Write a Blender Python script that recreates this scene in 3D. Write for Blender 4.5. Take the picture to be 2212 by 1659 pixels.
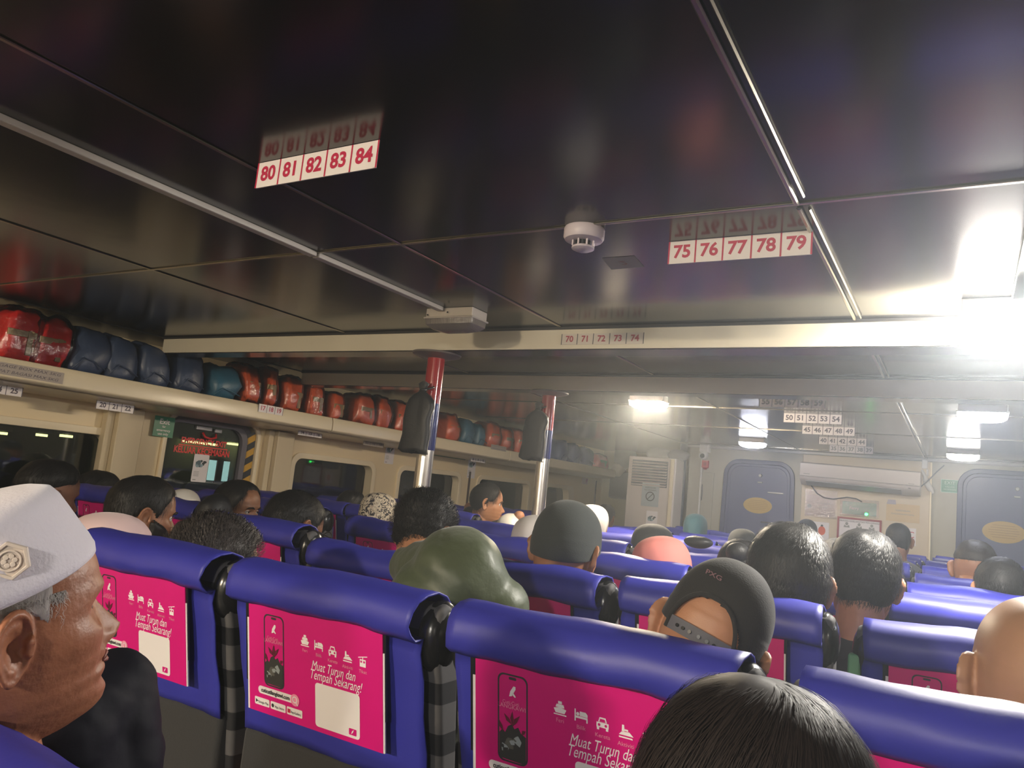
import bpy, bmesh, math, random
import numpy as np
from mathutils import Vector, Matrix, noise
random.seed(4)
rng = np.random.default_rng(4)
for _o in list(bpy.data.objects): bpy.data.objects.remove(_o)
scene = bpy.context.scene
COL = scene.collection
PI = math.pi

# ------------------------------------------------------------------ camera
IMW, IMH = 2212, 1659
FPX = 1633.5
CAM = Vector((0.0, 0.0, 1.36))
RC = Matrix(((0.85743077, -0.01558679, 0.51436323), (0.504796, -0.16869723, -0.84659449), (0.09996734, 0.98554467, -0.13677805)))
cd = bpy.data.cameras.new('camera'); cam = bpy.data.objects.new('camera', cd); COL.objects.link(cam)
cam.matrix_world = Matrix.Translation(CAM) @ RC.to_4x4()
cd.sensor_width = 36; cd.lens = 36 * FPX / IMW; cd.clip_start = 0.02
scene.camera = cam

# ------------------------------------------------------------------ world, haze added for lens bloom, exposure
w = bpy.data.worlds.new('world'); scene.world = w; w.use_nodes = True
nt = w.node_tree
nt.nodes['Background'].inputs[0].default_value = (0.010, 0.016, 0.012, 1)
nt.nodes['Background'].inputs[1].default_value = 1.0
BLOOM_HAZE = 0.027  # added scatter in the air, imitating lens bloom round the lamps
if BLOOM_HAZE > 0:
    vs = nt.nodes.new('ShaderNodeVolumeScatter')
    vs.inputs['Color'].default_value = (0.84, 0.92, 1.0, 1)
    vs.inputs['Density'].default_value = BLOOM_HAZE
    vs.inputs['Anisotropy'].default_value = 0.7
    nt.links.new(vs.outputs[0], nt.nodes['World Output'].inputs['Volume'])
scene.view_settings.view_transform = 'Standard'
scene.view_settings.look = 'None'
scene.view_settings.gamma = 1
scene.view_settings.use_curve_mapping = False
scene.view_settings.exposure = 2.12
scene.cycles.use_denoising = True
scene.cycles.use_adaptive_sampling = True
scene.cycles.adaptive_threshold = 0.06
scene.cycles.max_bounces = 5
scene.cycles.diffuse_bounces = 3
scene.cycles.glossy_bounces = 3
scene.cycles.transparent_max_bounces = 8
scene.cycles.transmission_bounces = 4
scene.cycles.volume_bounces = 0
scene.cycles.sample_clamp_indirect = 4
scene.cycles.caustics_reflective = False
scene.cycles.caustics_refractive = False

# ceiling lamps of the cabin: x, y, colour, lit strength (0 = the dead one)
WARM = (1.0, 0.84, 0.62); NEUT = (1.0, 0.95, 0.86); COOL = (0.80, 0.84, 1.0)
LAMPS = [(-1.80, 2.47, WARM, 0.0), (0.10, 2.62, NEUT, 8.0),
         (-1.80, 4.72, WARM, 5.5), (0.08, 4.78, COOL, .9),
         (-1.72, 7.30, COOL, .8), (-0.01, 7.36, NEUT, .8),
         (-1.80, 0.05, WARM, 0.0), (0.10, 0.05, NEUT, 0.0),
         (-1.80, -2.3, WARM, 22.0), (0.10, -2.3, NEUT, 9.0),
         (2.6, 0.05, NEUT, 2.0), (2.6, 4.7, COOL, 1.0), (2.6, -2.3, NEUT, 1.3)]
LAMP_POWER = 22.0

# ------------------------------------------------------------------ helpers
def ray(px, py):
    return RC @ Vector((px - IMW / 2, -(py - IMH / 2), -FPX))
def at(px, py, x=None, y=None, z=None, d=None):
    """world point seen at this pixel, on the plane x=, y= or z=, or at depth d"""
    r = ray(px, py)
    if x is not None: k = (x - CAM.x) / r.x
    elif y is not None: k = (y - CAM.y) / r.y
    elif z is not None: k = (z - CAM.z) / r.z
    else: k = d / FPX
    return CAM + r * k

def tag(o, label=None, cat=None, group=None, kind=None):
    if label: o['label'] = label
    if cat: o['category'] = cat
    if group: o['group'] = group
    if kind: o['kind'] = kind
    return o
def empty(name, loc, label=None, cat=None, group=None, rz=0.0):
    o = bpy.data.objects.new(name, None); COL.objects.link(o)
    o.location = loc; o.rotation_euler = (0, 0, rz); o.empty_display_size = .05
    return tag(o, label, cat, group)
def copy_tree(o, parent=None):
    c = o.copy(); COL.objects.link(c); c.parent = parent
    for ch in list(o.children): copy_tree(ch, c)
    return c

class MB:
    def __init__(s): s.v = []; s.f = []; s.m = []
    def add(s, vf, mi=0, M=None):
        v, f = vf; n = len(s.v)
        if M is not None: v = [M @ Vector(p) for p in v]
        s.v.extend([tuple(p) for p in v]); s.f.extend([tuple(i + n for i in q) for q in f]); s.m.extend([mi] * len(f))
        return s
    def build(s, name, mats, parent=None, smooth=False, loc=None, bevel=0, seg=2, auto=None):
        me = bpy.data.meshes.new(name)
        v = s.v
        if loc is not None: v = [(p[0] - loc[0], p[1] - loc[1], p[2] - loc[2]) for p in v]
        me.from_pydata(v, [], s.f)
        if not isinstance(mats, (list, tuple)): mats = [mats]
        for m in mats: me.materials.append(m)
        if len(mats) > 1: me.polygons.foreach_set('material_index', s.m)
        if smooth: me.polygons.foreach_set('use_smooth', [True] * len(me.polygons))
        me.update()
        o = bpy.data.objects.new(name, me); COL.objects.link(o)
        if loc is not None: o.location = loc
        if parent is not None: o.parent = parent
        if bevel:
            b = o.modifiers.new('bevel', 'BEVEL'); b.width = bevel; b.segments = seg; b.limit_method = 'ANGLE'; b.angle_limit = math.radians(40)
            if smooth is False and seg > 1:
                me.polygons.foreach_set('use_smooth', [True] * len(me.polygons))
                wn = o.modifiers.new('wn', 'WEIGHTED_NORMAL'); wn.keep_sharp = False
        if auto is not None and hasattr(me, 'set_sharp_from_angle'):
            me.set_sharp_from_angle(angle=math.radians(auto))
        return o

def sh_box(cx, cy, cz, sx, sy, sz):
    a, b, c = sx / 2, sy / 2, sz / 2
    v = [(cx + i * a, cy + j * b, cz + k * c) for i in (-1, 1) for j in (-1, 1) for k in (-1, 1)]
    f = [(0, 1, 3, 2), (4, 6, 7, 5), (0, 4, 5, 1), (2, 3, 7, 6), (0, 2, 6, 4), (1, 5, 7, 3)]
    return v, f
def sh_b(x0, x1, y0, y1, z0, z1): return sh_box((x0 + x1) / 2, (y0 + y1) / 2, (z0 + z1) / 2, x1 - x0, y1 - y0, z1 - z0)
def frame_of(d):
    d = Vector(d).normalized(); a = Vector((0, 0, 1)) if abs(d.z) < .9 else Vector((1, 0, 0))
    u = d.cross(a).normalized(); return u, d.cross(u)
def sh_tube(path, rad, n=10, caps=True):
    path = [Vector(p) for p in path]; m = len(path)
    if not hasattr(rad, '__len__'): rad = [rad] * m
    v = []; f = []; u = None
    for i, p in enumerate(path):
        d = (path[min(i + 1, m - 1)] - path[max(i - 1, 0)]).normalized()
        if u is None: u, w_ = frame_of(d)
        else:
            u = (u - d * u.dot(d)).normalized()
        w_ = d.cross(u)
        for k in range(n):
            a = 2 * PI * k / n; v.append(p + (u * math.cos(a) + w_ * math.sin(a)) * rad[i])
    for i in range(m - 1):
        for k in range(n):
            a = i * n + k; b = i * n + (k + 1) % n; f.append((a, b, b + n, a + n))
    if caps: f.append(tuple(range(n))[::-1]); f.append(tuple(range((m - 1) * n, m * n)))
    return v, f
def sh_cyl(p0, p1, r0, r1=None, n=16): return sh_tube([p0, p1], [r0, r0 if r1 is None else r1], n)
def sh_sph(c, r, nu=16, nv=10):
    if not hasattr(r, '__len__'): r = (r, r, r)
    v = [(c[0], c[1], c[2] + r[2])]
    for i in range(1, nv):
        t = PI * i / nv
        for k in range(nu):
            a = 2 * PI * k / nu; v.append((c[0] + r[0] * math.sin(t) * math.cos(a), c[1] + r[1] * math.sin(t) * math.sin(a), c[2] + r[2] * math.cos(t)))
    v.append((c[0], c[1], c[2] - r[2])); f = []
    for k in range(nu): f.append((0, 1 + k, 1 + (k + 1) % nu))
    for i in range(nv - 2):
        for k in range(nu):
            a = 1 + i * nu + k; b = 1 + i * nu + (k + 1) % nu; f.append((a, a + nu, b + nu, b))
    l = len(v) - 1; s_ = 1 + (nv - 2) * nu
    for k in range(nu): f.append((l, s_ + (k + 1) % nu, s_ + k))
    return v, f
def sh_lathe(prof, n=24, c=(0, 0, 0)):
    v = []; f = []
    for r, z in prof:
        for k in range(n):
            a = 2 * PI * k / n; v.append((c[0] + r * math.cos(a), c[1] + r * math.sin(a), c[2] + z))
    for i in range(len(prof) - 1):
        for k in range(n):
            a = i * n + k; b = i * n + (k + 1) % n; f.append((a, b, b + n, a + n))
    f.append(tuple(range(n))[::-1]); f.append(tuple(range((len(prof) - 1) * n, len(prof) * n)))
    return v, f
def sh_prism(poly, z0, z1):
    n = len(poly); v = [(x, y, z0) for x, y in poly] + [(x, y, z1) for x, y in poly]
    f = [tuple(range(n))[::-1], tuple(range(n, 2 * n))] + [(i, (i + 1) % n, (i + 1) % n + n, i + n) for i in range(n)]
    return v, f
def sh_poly(poly, z=0.0): return [(x, y, z) for x, y in poly], [tuple(range(len(poly)))]
def rrect(x0, x1, y0, y1, r, n=6, top=None):
    """rounded rectangle outline, counter-clockwise"""
    out = []
    for cx, cy, a0 in ((x1 - r, y0 + r, -PI / 2), (x1 - r, y1 - r, 0), (x0 + r, y1 - r, PI / 2), (x0 + r, y0 + r, PI)):
        for i in range(n + 1):
            a = a0 + PI / 2 * i / n; out.append((cx + r * math.cos(a), cy + r * math.sin(a)))
    return out
def sh_ring(outer, inner, z0, z1):
    """solid ring between two outlines with equal numbers of points"""
    n = len(outer); v = [(x, y, z) for z in (z0, z1) for pl in (outer, inner) for x, y in pl]; f = []
    for i in range(n):
        j = (i + 1) % n
        f += [(i, j, n + j, n + i)[::-1], (2 * n + i, 2 * n + j, 3 * n + j, 3 * n + i), (i, j, 2 * n + j, 2 * n + i), (n + i, 3 * n + i, 3 * n + j, n + j)]
    return v, f
def ell(cx, cy, a, b, n=32): return [(cx + a * math.cos(2 * PI * i / n), cy + b * math.sin(2 * PI * i / n)) for i in range(n)]
def plane_M(o, u, v):
    """matrix that lays a flat drawing (x right, y up) at o along u and v; z is its normal"""
    u = Vector(u).normalized(); v = Vector(v).normalized(); n = u.cross(v).normalized(); v = n.cross(u)
    M = Matrix((u, v, n)).transposed().to_4x4(); M.translation = Vector(o); return M
_TX = {}
def sh_text(s, size=1.0, x=0, y=0, z=0, shear=0.0, sx=1.0, bold=0.0, align='CENTER'):
    key = (s, shear, bold, align)
    if key not in _TX:
        cu = bpy.data.curves.new('t', 'FONT'); cu.body = s; cu.align_x = align; cu.align_y = 'CENTER'; cu.shear = shear; cu.offset = bold; cu.size = 1; cu.resolution_u = 3
        ob = bpy.data.objects.new('t', cu); COL.objects.link(ob)
        dg = bpy.context.evaluated_depsgraph_get(); me = bpy.data.meshes.new_from_object(ob.evaluated_get(dg))
        _TX[key] = ([tuple(q.co) for q in me.vertices], [tuple(p.vertices) for p in me.polygons])
        bpy.data.objects.remove(ob); bpy.data.curves.remove(cu); bpy.data.meshes.remove(me)
    v, f = _TX[key]
    return [(x + a * size * sx, y + b * size, z) for a, b, c in v], f
def nz(p, s=1.0, o=0.0): return noise.noise(Vector((p[0] * s + o, p[1] * s + o * .7, p[2] * s - o)))

# ------------------------------------------------------------------ materials
MATS = {}
def mat(name, col, rough=0.5, metal=0.0, coat=0.0, spec=0.5, emis=None, es=0.0, bump=0.0, bs=60.0, var=0.0, vs_=6.0, bdist=.002, sheen=0.0, alpha=None, stretch=None):
    if name in MATS: return MATS[name]
    m = bpy.data.materials.new(name); m.use_nodes = True; t = m.node_tree; b = t.nodes['Principled BSDF']
    b.inputs['Base Color'].default_value = (*col, 1); b.inputs['Roughness'].default_value = rough; b.inputs['Metallic'].default_value = metal
    b.inputs['Coat Weight'].default_value = coat; b.inputs['Coat Roughness'].default_value = .12; b.inputs['Specular IOR Level'].default_value = spec
    b.inputs['Sheen Weight'].default_value = sheen
    if emis: b.inputs['Emission Color'].default_value = (*emis, 1); b.inputs['Emission Strength'].default_value = es
    tc = t.nodes.new('ShaderNodeTexCoord')
    src = tc.outputs['Object']
    if stretch:
        mp = t.nodes.new('ShaderNodeMapping'); mp.inputs['Scale'].default_value = stretch; t.links.new(src, mp.inputs[0]); src = mp.outputs[0]
    if var > 0:
        n = t.nodes.new('ShaderNodeTexNoise'); n.inputs['Scale'].default_value = vs_; n.inputs['Detail'].default_value = 5; t.links.new(src, n.inputs['Vector'])
        mx = t.nodes.new('ShaderNodeMix'); mx.data_type = 'RGBA'
        mx.inputs[6].default_value = (*[c * (1 - var) for c in col], 1); mx.inputs[7].default_value = (*[min(1, c * (1 + var)) for c in col], 1)
        t.links.new(n.outputs['Fac'], mx.inputs[0]); t.links.new(mx.outputs[2], b.inputs['Base Color'])
    if bump > 0:
        n = t.nodes.new('ShaderNodeTexNoise'); n.inputs['Scale'].default_value = bs; n.inputs['Detail'].default_value = 4; t.links.new(src, n.inputs['Vector'])
        bp = t.nodes.new('ShaderNodeBump'); bp.inputs['Strength'].default_value = bump; bp.inputs['Distance'].default_value = bdist
        t.links.new(n.outputs['Fac'], bp.inputs['Height']); t.links.new(bp.outputs[0], b.inputs['Normal'])
    MATS[name] = m; return m
def clear_mat(name, tint, alpha, rough=.08, bump=0.0, bs=20):
    """thin clear sheet: mostly see-through with a glossy surface"""
    m = bpy.data.materials.new(name); m.use_nodes = True; t = m.node_tree; t.nodes.remove(t.nodes['Principled BSDF'])
    tr = t.nodes.new('ShaderNodeBsdfTransparent'); tr.inputs[0].default_value = (*tint, 1)
    gl = t.nodes.new('ShaderNodeBsdfGlossy'); gl.inputs['Roughness'].default_value = rough; gl.inputs[0].default_value = (1, 1, 1, 1)
    fr = t.nodes.new('ShaderNodeFresnel'); fr.inputs[0].default_value = 1.5
    ad = t.nodes.new('ShaderNodeMath'); ad.operation = 'ADD'; ad.inputs[1].default_value = alpha; ad.use_clamp = True
    mx = t.nodes.new('ShaderNodeMixShader'); t.links.new(fr.outputs[0], ad.inputs[0]); t.links.new(ad.outputs[0], mx.inputs[0])
    t.links.new(tr.outputs[0], mx.inputs[1]); t.links.new(gl.outputs[0], mx.inputs[2]); t.links.new(mx.outputs[0], t.nodes['Material Output'].inputs[0])
    if bump:
        n = t.nodes.new('ShaderNodeTexNoise'); n.inputs['Scale'].default_value = bs; n.inputs['Detail'].default_value = 5
        tc = t.nodes.new('ShaderNodeTexCoord'); t.links.new(tc.outputs['Object'], n.inputs['Vector'])
        bp = t.nodes.new('ShaderNodeBump'); bp.inputs['Strength'].default_value = bump; bp.inputs['Distance'].default_value = .01
        t.links.new(n.outputs['Fac'], bp.inputs['Height'])
        t.links.new(bp.outputs[0], gl.inputs['Normal'])
    return m

M_ceil = mat('ceiling_laminate', (0.013, 0.011, 0.009), .18, spec=.5, bump=.05, bs=3, bdist=.02, var=.25, vs_=2.5)
M_cream = mat('cream_panel', (0.80, 0.66, 0.42), .38, var=.06, vs_=3, bump=.08, bs=25, spec=.45)
M_creamw = mat('cream_gloss', (0.82, 0.71, 0.50), .28, var=.06, vs_=3)
M_beam = mat('beam_paint', (0.66, 0.60, 0.46), .45, var=.10, vs_=4)
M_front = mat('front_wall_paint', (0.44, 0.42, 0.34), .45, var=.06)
M_side = mat('pilaster_paint', (0.62, 0.52, 0.35), .5)
M_trim = mat('aluminium_bead', (0.42, 0.38, 0.30), .25, metal=1.0)
M_white = mat('white_plastic', (0.72, 0.70, 0.66), .35)
M_whitep = mat('white_print', (0.86, 0.82, 0.84), .4)
M_sign = mat('sign_board', (0.84, 0.78, 0.76), .4, var=.05, vs_=30)
M_signf = mat('sign_board_clear', (0.42, 0.38, 0.36), .3)
M_red = mat('red_print', (0.50, 0.02, 0.07), .45)
M_dkprint = mat('dark_print', (0.03, 0.03, 0.035), .5)
M_gryprint = mat('grey_print', (0.28, 0.28, 0.27), .5)
M_blue = mat('blue_vinyl', (0.034, 0.036, 0.33), .46, spec=.42, bump=.12, bs=220, var=.12, vs_=9, bdist=.001)
M_pink = mat('magenta_poster', (0.64, 0.001, 0.19), .42, var=.05, vs_=12)
M_pinkd = mat('pink_print', (0.80, 0.28, 0.42), .45)
M_wpaper = mat('white_paper', (0.80, 0.76, 0.77), .5)
M_black = mat('black_plastic', (0.010, 0.010, 0.012), .3)
M_leather = mat('black_leatherette', (0.012, 0.012, 0.013), .22, bump=.25, bs=130, bdist=.001)
M_floor = mat('floor_vinyl', (0.05, 0.055, 0.06), .4, var=.2)
M_steel = mat('brushed_steel', (0.62, 0.60, 0.58), .22, metal=1.0, bump=.1, bs=20, stretch=(60, 60, .6))
M_redp = mat('red_paint', (0.32, 0.008, 0.012), .16, coat=.6)
M_bluep = mat('blue_paint', (0.015, 0.025, 0.16), .16, coat=.6)
M_dark = mat('dark_fabric', (0.020, 0.020, 0.022), .85, bump=.3, bs=300, sheen=.2)
M_grey = mat('grey_steel', (0.25, 0.25, 0.26), .35, metal=.8)
M_bag = mat('black_nylon', (0.012, 0.012, 0.014), .5, bump=.5, bs=35, bdist=.006)
M_lblue = mat('navy_bag_vinyl', (0.035, 0.055, 0.11), .38, bump=.4, bs=14, bdist=.01, var=.2)
M_tblue = mat('teal_bag_vinyl', (0.03, 0.12, 0.19), .38, bump=.4, bs=14, bdist=.01, var=.2)
M_orange = mat('orange_vest_cloth', (1.0, 0.15, 0.035), .5, bump=.5, bs=22, bdist=.01, var=.12, vs_=9)
M_redv = mat('red_vest_cloth', (0.90, 0.025, 0.02), .5, bump=.5, bs=22, bdist=.01, var=.12, vs_=9)
M_tape = mat('reflective_tape', (0.42, 0.30, 0.12), .4)
M_wrap = clear_mat('clear_polythene', (.93, .90, .90), .05, .12, 1.0, 22)
M_glass = clear_mat('window_glass', (.55, .62, .56), .03, .03)
M_rubber = mat('rubber_seal', (0.05, 0.05, 0.055), .5)
M_greysash = mat('grey_sash', (0.13, 0.12, 0.14), .4)
M_green = mat('green_sign', (0.0, 0.20, 0.09), .35)
M_dgreen = mat('dark_green_sign', (0.0, 0.06, 0.03), .35)
M_yellow = mat('hazard_yellow', (0.55, 0.30, 0.01), .4)
M_door = mat('door_blue_grey', (0.075, 0.085, 0.19), .4, var=.06)
M_ochre = mat('ochre_sticker', (0.50, 0.33, 0.08), .5)
M_acw = mat('air_conditioner_white', (0.62, 0.56, 0.52), .35)
M_lens = mat('lamp_lens_unlit', (0.16, 0.14, 0.13), .12, bump=.6, bs=45, stretch=(6, 1, 1), bdist=.004)

def stripe_mat():
    m = bpy.data.materials.new('striped_seat_fabric'); m.use_nodes = True; t = m.node_tree; b = t.nodes['Principled BSDF']
    tc = t.nodes.new('ShaderNodeTexCoord'); sp = t.nodes.new('ShaderNodeSeparateXYZ'); t.links.new(tc.outputs['Object'], sp.inputs[0])
    a = t.nodes.new('ShaderNodeMath'); a.operation = 'MULTIPLY'; a.inputs[1].default_value = 1 / .095; t.links.new(sp.outputs['Z'], a.inputs[0])
    fr = t.nodes.new('ShaderNodeMath'); fr.operation = 'FRACT'; t.links.new(a.outputs[0], fr.inputs[0])
    g = t.nodes.new('ShaderNodeMath'); g.operation = 'GREATER_THAN'; g.inputs[1].default_value = .42; t.links.new(fr.outputs[0], g.inputs[0])
    mx = t.nodes.new('ShaderNodeMix'); mx.data_type = 'RGBA'; mx.inputs[6].default_value = (.010, .010, .013, 1); mx.inputs[7].default_value = (.085, .082, .085, 1)
    t.links.new(g.outputs[0], mx.inputs[0]); t.links.new(mx.outputs[2], b.inputs['Base Color']); b.inputs['Roughness'].default_value = .75
    return m
M_stripe = stripe_mat()
# ================================================================== room shell
def struct(name, mb, mats, **k):
    o = mb.build(name, mats, **k); o['kind'] = 'structure'; return o
XL, XR, YB, YF, ZC = -4.6, 4.6, -4.2, 8.45, 2.06
YA = 10.4                                            # the left corner runs further forward beside the cabinet
struct('floor', MB().add(sh_b(XL - .2, XR + .2, YB, YA + .2, -.06, 0)), M_floor)
struct('ceiling', MB().add(sh_b(XL - .2, XR + .2, YB, YA + .2, ZC, ZC + .08)), M_ceil)
# left wall with its window openings (all window edges read off the photograph on the plane x = XL)
TOPZ = 1.445
def wy(px, py): return at(px, py, x=XL).y
W = []      # y0, y1, z0, z1
W.append((at(0, 912, x=XL).y - 1.05, wy(237, 945), .90, TOPZ))
EM = (wy(362, 960) - .02, wy(552, 960), .80, 1.635)
W.append((wy(632, 1010), wy(806, 1005), .90, TOPZ))
W.append((wy(862, 1020), wy(992, 1030), .90, TOPZ))
W.append((wy(1033, 1035), wy(1142, 1050), .90, TOPZ))
W.append((wy(1178, 1052), wy(1236, 1056), .90, TOPZ))
holes = sorted(W + [EM])
mb = MB(); TH = .09
ycur = YB
for (a, b, z0, z1) in holes:
    mb.add(sh_b(XL - TH, XL, ycur, a, 0, ZC)); mb.add(sh_b(XL - TH, XL, a, b, 0, z0)); mb.add(sh_b(XL - TH, XL, a, b, z1, ZC)); ycur = b
mb.add(sh_b(XL - TH, XL, ycur, YA, 0, ZC))
struct('wall_left', mb, M_cream)
struct('wall_right', MB().add(sh_b(XR, XR + .1, YB, YF, 0, ZC)), M_cream)
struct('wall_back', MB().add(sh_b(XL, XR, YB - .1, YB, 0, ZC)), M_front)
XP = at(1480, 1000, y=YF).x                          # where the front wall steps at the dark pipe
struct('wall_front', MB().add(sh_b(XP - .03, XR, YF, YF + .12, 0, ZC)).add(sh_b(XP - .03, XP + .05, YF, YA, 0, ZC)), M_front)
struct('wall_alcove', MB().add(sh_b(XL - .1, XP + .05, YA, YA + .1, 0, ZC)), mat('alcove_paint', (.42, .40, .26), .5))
# windows: rounded frame, recessed pane
def M_left(x, y, z): return plane_M((x, y, z), (0, 1, 0), (0, 0, 1))     # drawing on the left wall, facing the room
for i, (a, b, z0, z1) in enumerate(W):
    r = empty('window_%d' % (i + 1), (XL, (a + b) / 2, z0)); r['kind'] = 'structure'
    fm = MB(); o_ = rrect(a - .035 - (a + b) / 2, b + .035 - (a + b) / 2, -.035, z1 - z0 + .035, .10); n_ = rrect(a + .012 - (a + b) / 2, b - .012 - (a + b) / 2, .012, z1 - z0 - .012, .07)
    if i == 4:   # the foremost window slopes away at its forward end
        n_ = [(p[0] - max(0, p[0]) * .35 * (p[1] / (z1 - z0)), p[1]) for p in n_]
    fm.add(sh_ring(o_, n_, -.005, .016), 0, plane_M((0, 0, 0), (0, 1, 0), (0, 0, 1)))
    o2 = rrect(a - (a + b) / 2, b - (a + b) / 2, 0, z1 - z0, .07)
    fm.add(sh_ring(o2, n_, -.075, .0), 0, plane_M((0, 0, 0), (0, 1, 0), (0, 0, 1)))
    fm.build('window_frame', M_creamw, r, bevel=.005)
    MB().add(sh_b(-.085, -.078, a - (a + b) / 2, b - (a + b) / 2, 0, z1 - z0)).build('window_pane', M_glass, r)
# emergency window with inner sash, lettering
a, b, z0, z1 = EM; yc = (a + b) / 2
r = empty('window_6', (XL, yc, z0)); r['kind'] = 'structure'; r['label'] = 'emergency exit window with grey sash, red lettering and hazard striped reveal'
PM = plane_M((0, 0, 0), (0, 1, 0), (0, 0, 1)); hh = z1 - z0; hw = (b - a) / 2
out = rrect(-hw - .03, hw + .03, -.03, hh + .03, .13); inn = rrect(-hw, hw, 0, hh, .11)
MB().add(sh_ring(out, inn, -.005, .02), 0, PM).build('window_frame', M_creamw, r, bevel=.006)
s0 = rrect(-hw, hw, 0, hh, .11); s1 = rrect(-hw + .01, hw - .10, 0.02, hh - .05, .10)
mb = MB(); mb.add(sh_ring(s0, s1, -.07, -.045), 0, PM)
s2 = rrect(-hw + .01, hw - .055, 0.01, hh - .025, .11); mb.add(sh_ring(s2, s1, -.045, -.025), 0, PM)
mb.build('sash', M_greysash, r, bevel=.004)
MB().add(sh_b(-.062, -.056, -hw, hw - .08, .02, hh - .03)).build('window_pane', M_glass, r)
mb = MB()
nst = 16
for k in range(nst):
    z_ = hh * k / nst; z2 = hh * (k + 1) / nst; zz = min(z2, hh - .07)
    if z_ > hh - .08: break
    mb.add(([(-.043, hw - .055, z_), (-.004, hw - .002, z_ + .05), (-.004, hw - .002, min(zz + .05, hh - .04)), (-.043, hw - .055, zz)], [(0, 1, 2, 3)]), k % 2)
mb.build('hazard_stripes', [M_black, M_yellow], r)
PX = plane_M((-.054, 0, 0), (0, 1, 0), (0, 0, 1))
zt = hh - .235
mb = MB().add(sh_text('KELUAR KECEMASAN', .062, -.035, zt, sx=.78, bold=.035), 0, PX).add(sh_text('EMERGENCY EXIT', .056, -.03, zt + .066, sx=.84, bold=.035), 0, PX).add(sh_poly([(-.235, zt + .030), (.175, zt + .030), (.175, zt + .038), (-.235, zt + .038)]), 0, PX)
mb.build('lettering', mat('emergency_red', (.80, .02, .02), .4), r)
mb = MB().add(sh_tube([(-.05, -.06, hh - .10), (-.03, -.05, hh - .13), (-.03, 0, hh - .138), (-.03, .04, hh - .125), (-.05, .05, hh - .10)], .008, 8)); mb.build('pull_handle', mat('red_plastic', (.55, .01, .01), .35), r, smooth=True)
mb = MB().add(sh_b(-.054, -.03, -.13, .0, hh - .085, hh - .055)).add(sh_b(-.054, -.035, .03, .09, hh - .09, hh - .06)); mb.build('catch', M_grey, r, bevel=.004)

# the shelf of the left side, in three lengths with open joints between them
XS = -4.12; ZS = 1.735
ys = [YB, wy(715, 900) * 1.0, 0, 0]
j1 = at(720, 895, x=XS).y; j2 = at(1102, 965, x=XS).y; je = at(1330, 1003, x=XS).y
sec = [(YB, j1 - .004), (j1 + .004, j2 - .004), (j2 + .004, je)]
prof = [(XL, ZS), (XS - .02, ZS), (XS - .02, ZS + .022), (XS, ZS + .022), (XS + .012, ZS - .01), (XS + .012, ZS - .075), (XS - .02, ZS - .095), (XL + .02, ZS - .112), (XL, ZS - .112)]
shelf_names = ['long cream luggage shelf section above the nearest windows', 'cream luggage shelf section in the middle, behind the near pole', 'cream luggage shelf section ending by the tall air conditioner']
for (y0, y1), lb in zip(sec, shelf_names):
    n = len(prof); v = [(x, y0, z) for x, z in prof] + [(x, y1, z) for x, z in prof]
    f = [tuple(range(n)), tuple(range(2 * n - 1, n - 1, -1))] + [(i, i + n, (i + 1) % n + n, (i + 1) % n) for i in range(n)]
    o = MB().add((v, f)).build('luggage_shelf', M_creamw, loc=(XL, (y0 + y1) / 2, ZS - .1), bevel=.006); tag(o, lb, 'shelf', 'overhead luggage shelves')
# pilasters and dark joints on the wall
for i, (p0, p1, zt_) in enumerate((((258, 900), (322, 905), 1.62), ((600, 955), (640, 960), 1.62))):
    y0 = at(*p0, x=XL + .1).y; y1 = y0 + .17
    o = MB().add(sh_b(XL, XL + .10, y0, y1, 0, zt_)).add(sh_b(XL, XL + .06, y0 - .05, y0, 0, zt_)).build('trim_%d' % (i + 1), M_side, bevel=.008); o['kind'] = 'structure'
for i, (p, zt_) in enumerate((((1012, 1045), 1.50), ((1286, 1050), 1.60))):
    y0 = at(*p, x=XL).y
    o = MB().add(sh_b(XL, XL + .012, y0 - .012, y0 + .012, 0, zt_)).build('trim_%d' % (i + 3), mat('dark_joint', (.05, .02, .015), .5)); o['kind'] = 'structure'

# ceiling joints: aluminium beads between the laminate sheets
tn = [10]
def trim(x0, x1, y0, y1, z0, z1, m=M_trim, bev=.002):
    o = MB().add(sh_b(x0, x1, y0, y1, z0, z1)).build('trim_%d' % tn[0], m, bevel=bev, seg=1); o['kind'] = 'structure'; tn[0] += 1; return o
BEAMS = ((2.79, 2.93), (3.93, 4.07)); ZB = 1.965
segs_y = ((YB, 1.70), (1.70, BEAMS[0][0]), (BEAMS[0][1], BEAMS[1][0]), (BEAMS[1][1], YF))
for x in (-2.71, -1.478, 1.25, 2.8):
    for (y0, y1) in segs_y: trim(x - .007, x + .007, y0 + .004, y1 - .004, ZC - .004, ZC)
for (y0, y1) in segs_y:            # the heavier double bead beside the sign strips
    x = -.318; trim(x - .020, x - .008, y0 + .02, y1, ZC - .008, ZC, bev=.003); trim(x + .006, x + .012, y0 + .02, y1 - .05, ZC - .012, ZC, bev=.003)
for (y0, y1) in segs_y[:3]: trim(-4.21, -4.195, y0, y1, ZC - .004, ZC, mat('dark_bead', (.03, .027, .024), .4))
for y in (1.70, 5.2, 6.45, -.35): trim(-4.19, 4.2, y - .006, y + .006, ZC - .0045, ZC, bev=.001)
trim(XP, 4.4, YF - .035, YF, ZC - .03, ZC, mat('wall_cove', (.45, .44, .42), .3), .004)
trim(XP, 4.4, YF - .30, YF - .285, ZC - .006, ZC)
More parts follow.
